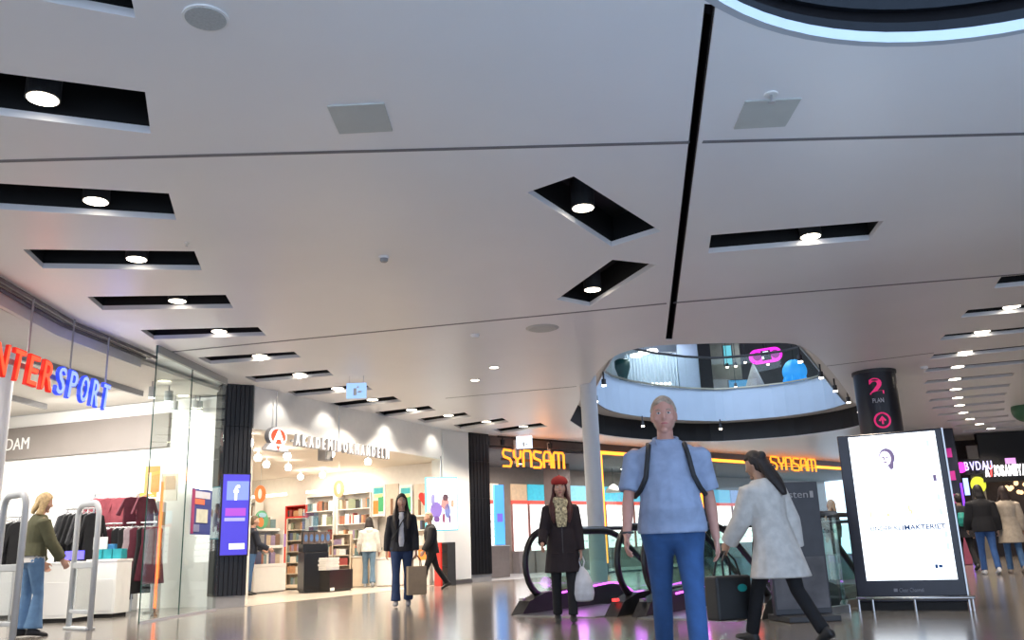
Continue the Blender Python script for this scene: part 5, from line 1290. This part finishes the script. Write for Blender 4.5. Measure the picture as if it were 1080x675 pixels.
class Fig:
    """joint positions of one figure, facing local +Y, floor at z = 0, sizes for 1.75 m"""
    def __init__(s, legs=((.1, .1), (-.1, .2)), arms=((.1, .15, .2), (-.1, .15, .2)), lean=0., sh=.18, turn=0., head=(0, 0), hipw=.09, foot=(0., 0.), girth=1., curl=.6):
        s.lean = lean; s.girth = girth; s.sh = sh; s.curl = curl
        s.pel = Vector((0, 0, .95)); s.leg = []
        for i, sd in enumerate((-1, 1)):
            th, kn = legs[i]; hip = s.pel + Vector((sd * hipw, 0, -.04))
            knee = hip + Vector((sd * .005, math.sin(th) * .43, -math.cos(th) * .43))
            ank = knee + Vector((0, math.sin(th - kn) * .42, -math.cos(th - kn) * .42)); s.leg.append([hip, knee, ank, foot[i]])
        low = min(l[2].z - .075 - max(0, .13 * math.sin(-l[3])) for l in s.leg)
        dz = Vector((0, 0, -low)); s.pel += dz
        for l in s.leg: l[0] += dz; l[1] += dz; l[2] += dz
        def T(v): return s.pel + rotx(Vector(v), -lean)
        s.T = T
        s.neck = T((0, .0, .535)); s.hc = T((0, .02, .70)); s.arm = []
        for i, sd in enumerate((-1, 1)):
            p, ab, el = arms[i]
            S = T((sd * sh, -.005, .452)); 
            def dirv(p, ab): return Vector((sd * math.sin(ab), math.sin(p) * math.cos(ab), -math.cos(p) * math.cos(ab)))
            Eb = S + dirv(p, ab) * .30; Wr = Eb + dirv(p + el, ab * .4) * .255; s.arm.append([S, Eb, Wr, dirv(p + el, ab * .4)])
        s.head = head
def seg_axes(d):
    d = d.normalized(); a = Vector((1, 0, 0)); a = (a - d * a.dot(d)).normalized(); return a, d.cross(a)
def limb(mb, pts, radii):
    rings = []
    for i, p in enumerate(pts):
        d = (pts[min(i + 1, len(pts) - 1)] - pts[max(i - 1, 0)]); ax, ay = seg_axes(d); r = radii[i]; r = r if isinstance(r, tuple) else (r, r); rings.append((p, r[0], r[1], ax, ay))
    mb.loft(rings)
def along(a, b, fs): return [a.lerp(b, f) for f in fs]
def hand(mb, arm, sd, curl):
    S, Eb, Wr, d = arm; d = d.normalized()
    side = Vector((sd, 0, 0)); nrm = (side - d * side.dot(d)).normalized()          # back of hand faces outward
    fwd = nrm.cross(d); fwd = fwd if fwd.y > 0 else -fwd                             # thumb side, forward
    mb.loft([(Wr - d * .02, .026, .021, fwd, nrm), (Wr + d * .02, .033, .018, fwd, nrm), (Wr + d * .06, .042, .016, fwd, nrm), (Wr + d * .092, .041, .014, fwd, nrm)])
    inn = -nrm
    for k, (off, L) in enumerate([(.031, .068), (.0105, .077), (-.0105, .071), (-.031, .056)]):
        p = Wr + d * .085 + fwd * off; a = curl * .5; pts = [p]; q = p
        for j, f in enumerate((.46, .30, .24)):
            dd = d * math.cos(a) + inn * math.sin(a) + fwd * off * .8; q = q + dd.normalized() * L * f; pts.append(q); a += curl * (.8 if j == 0 else .6)
        limb(mb, pts, [.0095, .009, .0082, .0065])
    p = Wr + d * .03 + fwd * .03; a = [p, p + (fwd * .7 + d * .7).normalized() * .034 + inn * .006, p + (fwd * .55 + d * .85).normalized() * .06 + inn * .014, p + (fwd * .4 + d * .9).normalized() * .08 + inn * .024]
    limb(mb, a, [.013, .0115, .0095, .007])
def head_M(F):
    return Matrix.Translation(F.hc) @ Matrix.Rotation(F.head[1], 4, 'Z') @ Matrix.Rotation(-F.head[0] - F.lean * .4, 4, 'X')
def skull(mb, F, female):
    def fn(q):
        x, y, z = q
        t = -z / .118
        if t > 0: x *= 1 - .34 * t * t; y = y * (1 - .16 * t * t) + (.012 * t if y > -.02 else .035 * t)
        if y > 0: 
            y *= .97
            if .0 < z < .035: y -= .006 * math.exp(-((abs(x) - .032) / .016) ** 2)
        return (x, y, z)
    k = MB().ell((0, 0, 0), (.077, .096, .118), 32, 22, fn)
    k.loft([((0, .088, .018), .008, .006), ((0, .102, -.008), .011, .012), ((0, .106, -.024), .016, .013), ((0, .092, -.036), .013, .008)])       # nose
    k.ell((0, .083, -.058), (.026, .013, .012), 12, 8); k.ell((0, .082, -.098), (.026, .018, .018), 12, 8)
    for s in (-1, 1): k.ell((s * .078, -.008, -.005), (.012, .022, .034), 10, 8); k.ell((s * .045, .062, -.022), (.022, .02, .022), 10, 8)
    k.xf(head_M(F)); mb.add(k.v, k.f)
    return mb
def face(F, t, hairmat, skin):
    M_ = head_M(F)
    for s in (-1, 1):
        ey = MB().ell((s * .032, .0845, .012), (.0135, .008, .0075), 12, 8).xf(M_).build('eye', mat('eye_white', (.6, .58, .55), .3), t, smooth=True)
        MB().ell((s * .032, .0905, .012), (.0062, .004, .0062), 10, 6).xf(M_).build('iris', mat('iris_dark', (.04, .025, .02), .2), ey, smooth=True)
        MB().tube([(s * .018, .094, .031), (s * .033, .095, .036), (s * .049, .086, .031)], .004, 6).xf(M_).build('eyebrow', hairmat, t, smooth=True)
    MB().loft([((-.024, .086, -.056), .002, .002, (0, 1, 0), (0, 0, 1)), ((-.01, .095, -.055), .004, .006, (0, 1, 0), (0, 0, 1)), ((.01, .095, -.055), .004, .006, (0, 1, 0), (0, 0, 1)), ((.024, .086, -.056), .002, .002, (0, 1, 0), (0, 0, 1))]).xf(M_).build('mouth', mat('lips', (.42, .12, .11), .5), t, smooth=True)
def torso_rings(F, g=0., sx=1., z0=-.1, z1=.545, belly=0., fem=False, ease=0.):
    prof = [(-.10, .15, .105, 0), (0, .172, .118, 0), (.1, .158, .108, .004), (.18, .145 - (.012 if fem else 0), .102, .006), (.3, .158, .115, .008), (.4, .176, .112, .002), (.455, F.sh * .93, .092, -.005), (.5, .115, .072, -.008), (.545, .062, .058, -.004)]
    R = []
    for z, rx, ry, y in prof:
        if z < z0 - 1e-6 or z > z1 + 1e-6: continue
        e = ease if z < .42 else ease * .3
        b = belly * math.exp(-((z - .13) / .13) ** 2)
        R.append((F.T((0, y + b * .6, z)), (rx * F.girth + g + e) * sx, ry * F.girth + g + e + b, (1, 0, 0), tuple(rotx(Vector((0, 1, 0)), -F.lean))))
    return R
def person(loc, yaw, height, F, label, skin='fair', top=None, bottom=None, hair=None, shoes=(.02, .02, .02), sleeves='long', coat=None, fine=.0075, fem=False, belly=0., flare=0., cols=None, lower=True, group=None, extras=None):
    k = height / 1.75
    t = thing('person', label, 'person', loc, yaw); t.scale = (k, k, k)
    if group: t['group'] = group
    sk = mat('skin_' + skin, SKINS[skin], .55, noise=.06, scale=20)
    b = MB(); skull(b, F, fem)
    b.loft([(F.T((0, -.012, .5)), .062, .058), (F.T((0, -.004, .56)), .054, .056), (F.T((0, .004, .61)), .052, .056), (F.hc + Vector((0, -.005, -.05)), .05, .06)])
    b.loft(torso_rings(F, -.012, belly=belly * .8))
    for i, sd in enumerate((-1, 1)):
        S, Eb, Wr, d = F.arm[i]
        b.ell(S, (.05, .05, .05), 14, 10); limb(b, along(S, Eb, (0, .3, .7, 1)) + along(Eb, Wr, (.25, .6, 1)), [.048, .045, .04, .036, .039, .032, (.027, .022)])
        hand(b, F.arm[i], sd, F.curl)
        if lower:
            h, kn, an, ft = F.leg[i]
            limb(b, [h + Vector((0, 0, .04))] + along(h, kn, (0, .4, .8, 1)) + along(kn, an, (.25, .6, .9, 1)), [.07, .08, .07, .055, .05, .052, .045, .034, .033])
    b.build('body', sk, t, remesh=fine, smo=3)
    # trousers
    if bottom and lower:
        mt = cm(bottom[0], bottom[1]); m = MB()
        for i in range(2):
            h, kn, an, ft = F.leg[i]; fl = flare
            limb(m, [h + Vector((0, 0, .06))] + along(h, kn, (0, .35, .75, 1)) + along(kn, an, (.3, .65, .97)), [.085, .10 * F.girth + .004, .09, .072, .064, .064 + fl * .2, .06 + fl * .6, .062 + fl])
        m.loft(torso_rings(F, .006, z0=-.1, z1=.1)); m.ell(F.pel + Vector((0, 0, -.06)), (.15 * F.girth, .115 * F.girth, .09), 16, 10)
        m.build('trousers', mt, t, remesh=.011, smo=4)
    for i in range(2):
        if not lower: break
        h, kn, an, ft = F.leg[i]
        m = MB(); pr = [(-.075, .03, .03, .035), (-.05, .038, .05, .05), (.0, .042, .052, .052), (.06, .046, .04, .04), (.12, .047, .03, .03), (.17, .038, .024, .024), (.195, .02, .014, .014)]
        m.loft([((0, y, -.075 + rz), rx, rz, (1, 0, 0), (0, 0, 1)) for y, rx, rz, _ in pr]); m.loft([((0, -.02, -.04), .038, .045), ((0, -.015, .03), .038, .042)])
        m.xf(Matrix.Translation(an) @ Matrix.Rotation(ft, 4, 'X')); m.build('shoe', mat('shoe_%.2f_%.2f_%.2f' % shoes, shoes, .5, noise=.1), t, remesh=.009, smo=2)
    # top
    if top:
        mt = cm(top[0], top[1]); m = MB(); g = top[2] if len(top) > 2 else .012; hem = top[3] if len(top) > 3 else -.02
        R = torso_rings(F, g, belly=belly, fem=fem, z0=0.0, z1=.545 if top[0] != 'x' else .5); 
        R[-1] = (R[-1][0], R[-1][1] - .004, R[-1][2] - .004, R[-1][3], R[-1][4])
        base = R[0]
        if coat:                                     # long skirted coat
            L, fw, fd = coat; n_ = 6
            low = [(F.pel + Vector((0, -.01 - .02 * j / n_, -L * j / n_)), base[1] + (fw) * j / n_, base[2] + fd * j / n_, (1, 0, 0), (0, 1, 0)) for j in range(n_, 0, -1)]
            R = low + R
        else: R = [(F.T((0, 0, hem)), base[1] + .004, base[2] + .004 + belly * .4, base[3], base[4])] + R
        m.loft(R)
        for i in range(2):
            S, Eb, Wr, d = F.arm[i]; q_ = S - Vector((0, 0, .018)); m.ell(q_, (.052 + g, .052 + g, .05 + g * .5), 16, 10); m.ell(S.lerp(F.T((0, 0, .46)), .4), (.07, .055 + g * .7, .048 + g * .5), 16, 10)
            if sleeves == 'short': limb(m, along(S, Eb, (0, .3, .6, .82)), [.056 + g, .052 + g, .052 + g, .056 + g])
            else: limb(m, along(S, Eb, (0, .3, .7, 1)) + along(Eb, Wr, (.3, .7, .97)), [.055 + g, .05 + g, .046 + g, .044 + g, .043 + g, .038 + g, .034 + g])
        m.build('coat' if coat else 'top', mt, t, remesh=.0105, smo=3)
    hm = None
    if hair: hm = make_hair(F, t, *hair)
    if extras: extras(F, t, k)
    return t, hm, sk
def make_hair(F, t, style, col):
    hm = mat('hair_%.2f_%.2f_%.2f' % col, col, .6, noise=.3, scale=40, bump=.4); M_ = head_M(F); m = MB()
    def cap(q, hl=.045, side=.03):
        x, y, z = q
        if y > .02 and z < hl + (0.02 if abs(x) < .03 else 0): f = .80; return (x * f, min(y * f, .06), z * .9)
        if y > -.03 and z < -side: return (x * .85, y * .7, z * .8)
        return q
    grow = {'short': .011, 'bob': .014, 'long': .014, 'bun': .012, 'bald': .002}[style]
    m.ell((0, -.008, .012), (.079 + grow, .096 + grow, .116 + grow), 28, 20, (lambda q: cap(q, .058, .0)) if style == 'short' else cap)
    if style in ('bob', 'long'):
        drop = -.17 if style == 'bob' else -.34
        m.loft([((0, -.06, .05), .075, .045), ((0, -.075, -.06), .088, .04), ((0, -.085, drop * .6), .09, .038), ((0, -.085, drop), .07, .022)])
        for s in (-1, 1): m.loft([((s * .06, .01, .07), .025, .05), ((s * .084, .0, -.0), .018, .045), ((s * .09, -.005, -.08), .022, .04), ((s * .105, .02 if style == 'long' else -.01, -.16), .03, .045)] +
            ([((s * .115, .07, -.22), .042, .045), ((s * .108, .115, -.30), .045, .04), ((s * .10, .135, drop * 1.15), .03, .025), ((s * .095, .14, drop * 1.3), .012, .012)] if style == 'long' else [((s * .085, -.02, drop * 1.05), .018, .02)]))
    if style == 'bun':
        m.ell((0, -.10, .05), (.045, .045, .045), 14, 10); m.loft([((0, -.07, .04), .075, .05), ((0.01, -.1, -.08), .088, .055), ((.02, -.13, -.2), .085, .05), ((.03, -.15, -.3), .06, .035), ((.035, -.155, -.36), .03, .02)])
    m.xf(M_); m.build('hair', hm, t, remesh=.007, smo=2)
    return hm
def strap(F, t, pts, mt, name='bag_strap', w=.018): MB().tube([F.T(p) for p in pts], w, 6, rr=[(w, .006)] * len(pts)).build(name, mt, t, smooth=True)
def face_cam(p): return math.atan2(-p.x, p.y) + PI          # yaw for a figure looking at the camera

NAVY = (.012, .016, .03); JEAN = (.055, .13, .27); DJEAN = (.018, .04, .11); BLK_ = (.010, .010, .012)

# --- man in pale blue shirt, walking towards the camera
p = W(722, 719, 0); p = Vector((p.x, p.y, 0))
F = Fig(legs=((.36, .2), (-.2, .3)), arms=((-.18, .17, .22), (.2, .22, .3)), lean=.02, sh=.205, foot=(.12, -.3), girth=1.17, head=(.02, -.05))
def ex(F, t, k):
    BG_ = mat('strap_black', (.012, .012, .014), .6)
    for s in (-1, 1): strap(F, t, [(s * .11, -.08, .5), (s * .115, -.02, .53), (s * .115, .075, .51), (s * .13, .15, .42), (s * .15, .165, .3), (s * .19, .12, .22), (s * .23, .0, .18)], BG_, 'backpack_strap', w=.016)
    MB().loft([(F.T((0, -.2, .08)), .12, .06), (F.T((0, -.22, .15)), .15, .09), (F.T((0, -.21, .38)), .14, .08), (F.T((0, -.19, .48)), .09, .05)]).build('backpack', mat('pack_black', (.015, .015, .018), .7, noise=.1), t, remesh=.012, smo=2)
    m = MB(); m.loft([(F.T((0, .01, .012)), .213, .158), (F.T((0, .01, -.028)), .212, .156)]); m.build('belt', mat('belt_brown', (.04, .022, .014), .5), t)
    c = MB(); c.tube([F.T((.075 * math.cos(a), .068 * math.sin(a) - .002, .548 - .02 * math.sin(a))) for a in [2 * PI * i / 20 for i in range(20)]], .014, 8, closed=True)
    for s in (-1, 1): q = MB().prism([(0, 0), (.07 * s, .01), (.045 * s, -.075)], -.006, .006); q.xf(Matrix.Rotation(PI / 2, 4, 'X')); q.xf(Matrix.Translation(F.T((0, .085, .53)))); c.add(q.v, q.f)
    c.build('collar', MATS['fabric_shirt_blue'], t, smooth=False)
    m = MB()
    for i in range(6): m.ell(F.T((.0, .128 + .05 * math.exp(-((.43 - i * .075 - .13) / .15) ** 2), .43 - i * .075)), (.007, .007, .007), 8, 6)
    m.build('button', WHITE, t)
    Eb, Wr = F.arm[1][1], F.arm[1][2]; q = Eb.lerp(Wr, .92); MB().tube([q + Vector((.036 * math.cos(a), .03 * math.sin(a), 0)) for a in [2 * PI * i / 14 for i in range(14)]], .008, 6, closed=True).build('watch_strap', DARK, t)
t, hm, sk = person(p, face_cam(p) + .05, 1.75, F, 'man in pale blue short-sleeved shirt and jeans walking toward the camera', 'rosy', top=('shirt_blue', (.24, .29, .41), .022, -.05), bottom=('jeans_blue', (.022, .07, .19)), hair=('short', (.36, .27, .2)), shoes=(.05, .04, .035), sleeves='short', fine=.0065, belly=.055, extras=ex)
face(F, t, hm, sk)

# --- woman in red beret
p = W(597, 657, 0); p.z = 0
F = Fig(legs=((.1, .08), (-.06, .14)), arms=((.02, .16, .12), (.12, .24, .75)), sh=.165, foot=(.05, -.12), head=(.06, .0), curl=.9)
def ex(F, t, k):
    M_ = head_M(F); m = MB().ell((0, -.025, .075), (.112, .128, .085), 24, 14, lambda q: (q.x, q.y, q.z * (1 if q.z > 0 else .7))); m.lathe([(.088, -.0), (.092, .03), (.08, .05)], (0, -.012, .045), 24, 1., 1.12); m.ell((0, -.02, .165), (.01, .01, .014), 8, 6)
    m.xf(M_); m.build('beret', cm('beret_red', (.30, .018, .014)), t, remesh=.008, smo=2)
    sc = mat('scarf_print', (.42, .36, .22), .8, noise=.75, scale=38, bump=.4); m = MB()
    for j, (z, r) in enumerate(((.545, .085), (.51, .1), (.475, .105))): m.tube([F.T((r * math.cos(a), r * .9 * math.sin(a) + .01, z + .015 * math.sin(a * 2 + j))) for a in [2 * PI * i / 18 for i in range(18)]], .03, 8, closed=True)
    for s in (-1, 1): limb(m, [F.T((s * .03, .10, .48)), F.T((s * .04, .145, .40)), F.T((s * .035, .15, .3)), F.T((s * .03, .148, .2))], [(.035, .02), (.042, .016), (.042, .014), (.03, .01)])
    m.build('scarf', sc, t, remesh=.009, smo=1)
    MB().box(-.006, .006, 0, .006, -.12, .44).xf(Matrix.Translation(F.T((0, .142, 0)))).build('coat_zip', mat('zip_dark', (.05, .04, .04), .4, .5), t)
    for s in (-1, 1): MB().box(s * .09 - .045, s * .09 + .045, .128, .142, -.13, -.115).xf(Matrix.Translation(F.pel)).build('pocket_flap', MATS['fabric_coat_plum'], t, bevel=.004)
t, hm, sk = person(p, face_cam(p) + .04, 1.57, F, 'woman in red beret and dark coat with patterned scarf before the escalators', 'fair', top=('coat_plum', (.017, .010, .013), .022), bottom=('leggings_black', BLK_), hair=('long', (.05, .009, .008)), coat=(.36, .05, .04), fine=.007, fem=True, extras=ex)
face(F, t, hm, sk)
Mw = t.matrix_basis @ Matrix.Identity(4)
t_M = Matrix.Translation(t.location) @ Matrix.Rotation(t.rotation_euler.z, 4, 'Z') @ Matrix.Scale(1.57 / 1.75, 4)
def carrier(F, idx, off=(0, 0, -.09)): return t_M @ (F.arm[idx][2] + F.arm[idx][3].normalized() * .085)
hp = carrier(F, 0)
b = thing('plastic_bag', 'thin white translucent carrier bag held by woman in red beret', 'bag', hp, t.rotation_euler.z)
PLB = mat('plastic_white', (.55, .56, .6), .3, noise=.15, scale=9, bump=.5)
m = MB(); m.loft([((0, 0, -.10), .02, .015), ((0, 0, -.17), .07, .04), ((0, 0, -.28), .115, .075), ((0, 0, -.40), .13, .09), ((0, 0, -.47), .11, .075), ((0, 0, -.485), .07, .05)]); m.build('sack', PLB, b, remesh=.012, smo=2)
for s in (-1, 1): MB().tube([(s * .012, 0, -.11), (s * .03, 0, -.05), (s * .012, 0, .008), (0, 0, .012)], .008, 6).build('handle', PLB, b)

# --- dark-haired woman with paper bag
p = W(424, 640, 0); p.z = 0
F = Fig(legs=((-.12, .18), (.14, .06)), arms=((.06, .16, .12), (-.1, .2, .15)), sh=.17, foot=(-.2, .06), head=(.03, .1), curl=.9)
def ex(F, t, k):
    MB().loft([(F.T((0, .09, -.03)), .07, .05), (F.T((0, .098, .1)), .065, .045), (F.T((0, .105, .3)), .06, .045), (F.T((0, .085, .45)), .05, .045), (F.T((0, .05, .53)), .045, .035)]).build('shirt_front', cm('shirt_pale', (.45, .47, .52)), t, remesh=.009, smo=2)
    strap(F, t, [(-.1, .0, .53), (-.07, .12, .46), (.0, .155, .35), (.08, .155, .2), (.16, .11, .08)], mat('strap_black', (.012, .012, .014), .6), w=.01)
    for s in (-1, 1): limb_ = MB(); limb(limb_, [F.T((s * .045, .075, .5)), F.T((s * .07, .12, .4)), F.T((s * .065, .135, .25)), F.T((s * .075, .125, .05))], [(.03, .015), (.036, .012), (.03, .01), (.025, .01)]); limb_.build('lapel', MATS['fabric_jacket_navy'], t, smooth=True)
t, hm, sk = person(p, face_cam(p) - .05, 1.72, F, 'long dark-haired woman in navy jacket carrying a paper bag', 'fair', top=('jacket_navy', (.011, .012, .018), .02, -.1), bottom=('jeans_dark', DJEAN), hair=('long', (.02, .014, .013)), shoes=(.2, .2, .22), fine=.0075, fem=True, flare=.02, extras=ex)
face(F, t, hm, sk)
t_M = Matrix.Translation(t.location) @ Matrix.Rotation(t.rotation_euler.z, 4, 'Z') @ Matrix.Scale(1.72 / 1.75, 4)
hp = carrier(F, 0)
b = thing('paper_bag', 'brown paper carrier bag held by the dark-haired woman', 'bag', hp, t.rotation_euler.z + .3)
KR = mat('kraft_paper', (.33, .25, .17), .75, noise=.12, scale=6)
m = MB(); m.loft([((0, 0, -.59), .0, .0)] ) if False else m.box(-.155, .155, -.06, .06, -.60, -.16); m.build('sack', KR, b, bevel=.012)
for y in (-.05, .05): MB().tube([(-.07, y, -.17), (-.06, y * .6, -.06), (-.02, y * .2, .0), (.02, y * .2, .0), (.06, y * .6, -.06), (.07, y, -.17)], .007, 6).build('handle', mat('cord_brown', (.12, .08, .05), .8), b)
MB().box(-.09, .09, -.0615, -.0605, -.45, -.32).build('print', mat('kraft_print', (.24, .18, .12), .7), b); 

# --- shopper in white hoodie, seen from behind
p = W(389, 619.5, 0); p.z = 0
F = Fig(legs=((.08, .12), (-.12, .2)), arms=((.15, .2, .5), (.1, .2, .4)), sh=.18, foot=(0, -.25))
def ex(F, t, k): MB().loft([(F.T((0, -.05, .56)), .09, .05), (F.T((0, -.105, .5)), .1, .045), (F.T((0, -.115, .42)), .07, .03)]).build('hood', MATS['fabric_hoodie_white'], t, remesh=.012, smo=2)
person(p, .15, 1.72, F, 'shopper in white hoodie and blue jeans seen from behind in the bookshop', top=('hoodie_white', (.62, .60, .55), .035, -.06), bottom=('jeans_light', (.10, .17, .24)), hair=('bob', (.02, .015, .012)), shoes=(.35, .36, .38), fine=.012, flare=.02, extras=ex)

# --- shopper in black jacket walking behind her
p = W(456, 622, 0); p.z = 0
F = Fig(legs=((.38, .15), (-.32, .3)), arms=((.25, .12, .3), (-.3, .12, .2)), sh=.175, lean=.08, foot=(.1, -.4))
def ex(F, t, k):
    b = MB().loft([(F.T((.2, -.02, -.02)), .06, .1), (F.T((.21, -.02, -.15)), .07, .13), (F.T((.2, -.02, -.26)), .06, .11)]); b.build('shoulder_bag', mat('bag_taupe', (.10, .085, .075), .5, noise=.1), t, remesh=.012, smo=2)
person(p, -1.25 + PI, 1.72, F, 'fair-haired shopper in black jacket striding past the hanging screen', 'fair', top=('jacket_black', BLK_, .04, -.12), bottom=('trousers_black', BLK_), hair=('short', (.36, .27, .17)), fine=.011, extras=ex)

# --- shopper at bookshop edge beside pilaster
p = W(263, 628, 0); p.z = 0
F = Fig(legs=((.05, .1), (-.08, .15)), arms=((.35, .15, .7), (.3, .15, .8)), sh=.18, lean=.06, foot=(0, -.15))
person(p, -1.0, 1.76, F, 'shopper in navy jumper and jeans half hidden behind black pilaster', top=('jumper_navy', NAVY, .025, -.05), bottom=('jeans_mid', JEAN), hair=('short', (.12, .08, .05)), fine=.012)

# --- blonde shopper at the gates
p = W(27, 672, 0); p.z = 0
F = Fig(legs=((-.02, .06), (.16, .22)), arms=((.2, .14, .3), (.34, .2, .25)), sh=.165, lean=.07, foot=(0, -.12), head=(.25, -.3), curl=.7)
def ex(F, t, k): MB().loft([(F.T((0, .0, -.06)), .19, .135), (F.T((0, .0, .03)), .18, .13)]).build('shirt_hem', cm('shirt_hem_white', (.7, .68, .66)), t)
person((p.x, p.y, 0), -.75, 1.68, F, 'blonde shopper in olive jacket and flared jeans by the security gates', 'fair', top=('jacket_olive', (.085, .085, .045), .03, .02), bottom=('jeans_flared', (.10, .20, .36)), hair=('bob', (.50, .36, .18)), shoes=(.03, .03, .035), fine=.008, fem=True, flare=.05, extras=ex)

# --- woman in white coat, right foreground, walking away
p = W(829, 682, 0); p.z = 0
F = Fig(legs=((.42, .12), (-.28, .35)), arms=((.35, .18, .35), (-.25, .25, .25)), sh=.17, lean=.18, foot=(.15, -.5), head=(.25, .2), curl=.9)
def ex(F, t, k): 
    pass
person(p, .55, 1.57, F, 'woman in long white coat with dark hair walking away near the totem', 'tan', top=('coat_white', (.58, .55, .51), .045), bottom=('trousers_black', BLK_), hair=('bun', (.022, .013, .01)), coat=(.34, .08, .09), fine=.0085, fem=True, extras=ex)
t = bpy.data.objects[[o.name for o in bpy.data.objects if o.get('label', '').startswith('woman in long white coat')][0]]
t_M = Matrix.Translation(t.location) @ Matrix.Rotation(t.rotation_euler.z, 4, 'Z') @ Matrix.Scale(1.57 / 1.75, 4)
hp = t_M @ (F.arm[0][2] + F.arm[0][3].normalized() * .085)
b = thing('tote_bag', 'black shopping bag with teal mark carried by woman in white coat', 'bag', hp, .5)
TB = mat('tote_black', (.014, .015, .016), .5, noise=.1)
MB().box(-.19, .19, -.08, .08, -.55, -.2).build('sack', TB, b, bevel=.02)
for y in (-.06, .06): MB().tube([(-.09, y, -.2), (-.07, y * .6, -.08), (0, y * .15, .005), (.07, y * .6, -.08), (.09, y, -.2)], .01, 6).build('handle', TB, b)
m = MB(); disc(m, .08, -.3, .05, .03, -.086, -.08); m.build('mark', mat('teal_mark', (.02, .3, .26), .4), b)

# --- group of three at right, walking away
for (x, y, h, lab, top, bot, hair, sh_, coat, legs, yaw) in [
   (1022.5, 602, 1.66, 'person in dark coat with teal backpack walking beside black jacketed companion', ('coat_dark', (.014, .013, .018), .04, -.1), ('trousers_black', BLK_), ('short', (.02, .014, .012)), (.02, .02, .02), (.2, .03, .03), ((.2, .12), (-.2, .3)), -.1),
   (1046, 606, 1.72, 'person in black puffer jacket and blue jeans walking away', ('puffer_black', (.010, .010, .013), .055, -.12), ('jeans_bright', (.035, .10, .28)), ('bob', (.015, .012, .012)), (.6, .6, .62), None, ((.16, .1), (-.16, .25)), -.25),
   (1073, 605, 1.68, 'woman in beige coat walking at the right photo edge', ('coat_beige', (.40, .34, .27), .035), ('jeans_mid', JEAN), ('long', (.03, .016, .012)), (.25, .2, .17), (.34, .05, .05), ((.12, .1), (-.18, .3)), -.3)]:
    p = W(x, y, 0); F = Fig(legs=legs, arms=((.2, .2, .4), (-.05, .2, .3)), sh=.18, foot=(.05, -.3))
    ex = None
    if 'teal' in lab:
        def ex(F, t, k):
            MB().loft([(F.T((-.06, -.2, .38)), .07, .04), (F.T((-.06, -.22, .25)), .1, .07), (F.T((-.06, -.21, .12)), .1, .07), (F.T((-.06, -.2, .06)), .07, .04)]).build('backpack', mat('pack_teal', (.02, .32, .27), .5, noise=.15), t, remesh=.012, smo=2)
    person((p.x, p.y, 0), yaw, h, F, lab, top=top, bottom=bot, hair=hair, shoes=sh_, coat=coat, fine=.012, extras=ex, fem=coat is not None)

# --- two people beyond the railing
for x, h, lab, top, hair in [(866, 1.72, 'distant person in dark jacket beyond the railing, left of two', ('jacket_black', BLK_, .03, -.1), ('short', (.015, .012, .01))), (886, 1.66, 'distant fair-haired person in black top beyond the railing, right of two', ('top_black2', (.012, .012, .016), .03, -.1), ('long', (.45, .33, .22)))]:
    q = W(x, 605, 0); 
    F = Fig(legs=((.03, .05), (-.03, .05)), sh=.18)
    person((q.x, q.y, 0), -.6 if x < 880 else .9, h, F, lab, top=top, bottom=('trousers_black', BLK_), hair=hair, fine=.014)
# ================================================================== HALL LIGHT
light('daylight_well', 'AREA', (ring_c.x, ring_c.y, Z + 8), 620, (.36, .62, 1), 3.4, spread=math.radians(44))
light('hall_fill', 'AREA', (17, 20, Z - .1), 120, (1, .88, .72), 2.0, spread=math.radians(160))  # added unseen lamp without a fitting, brightens the right hall
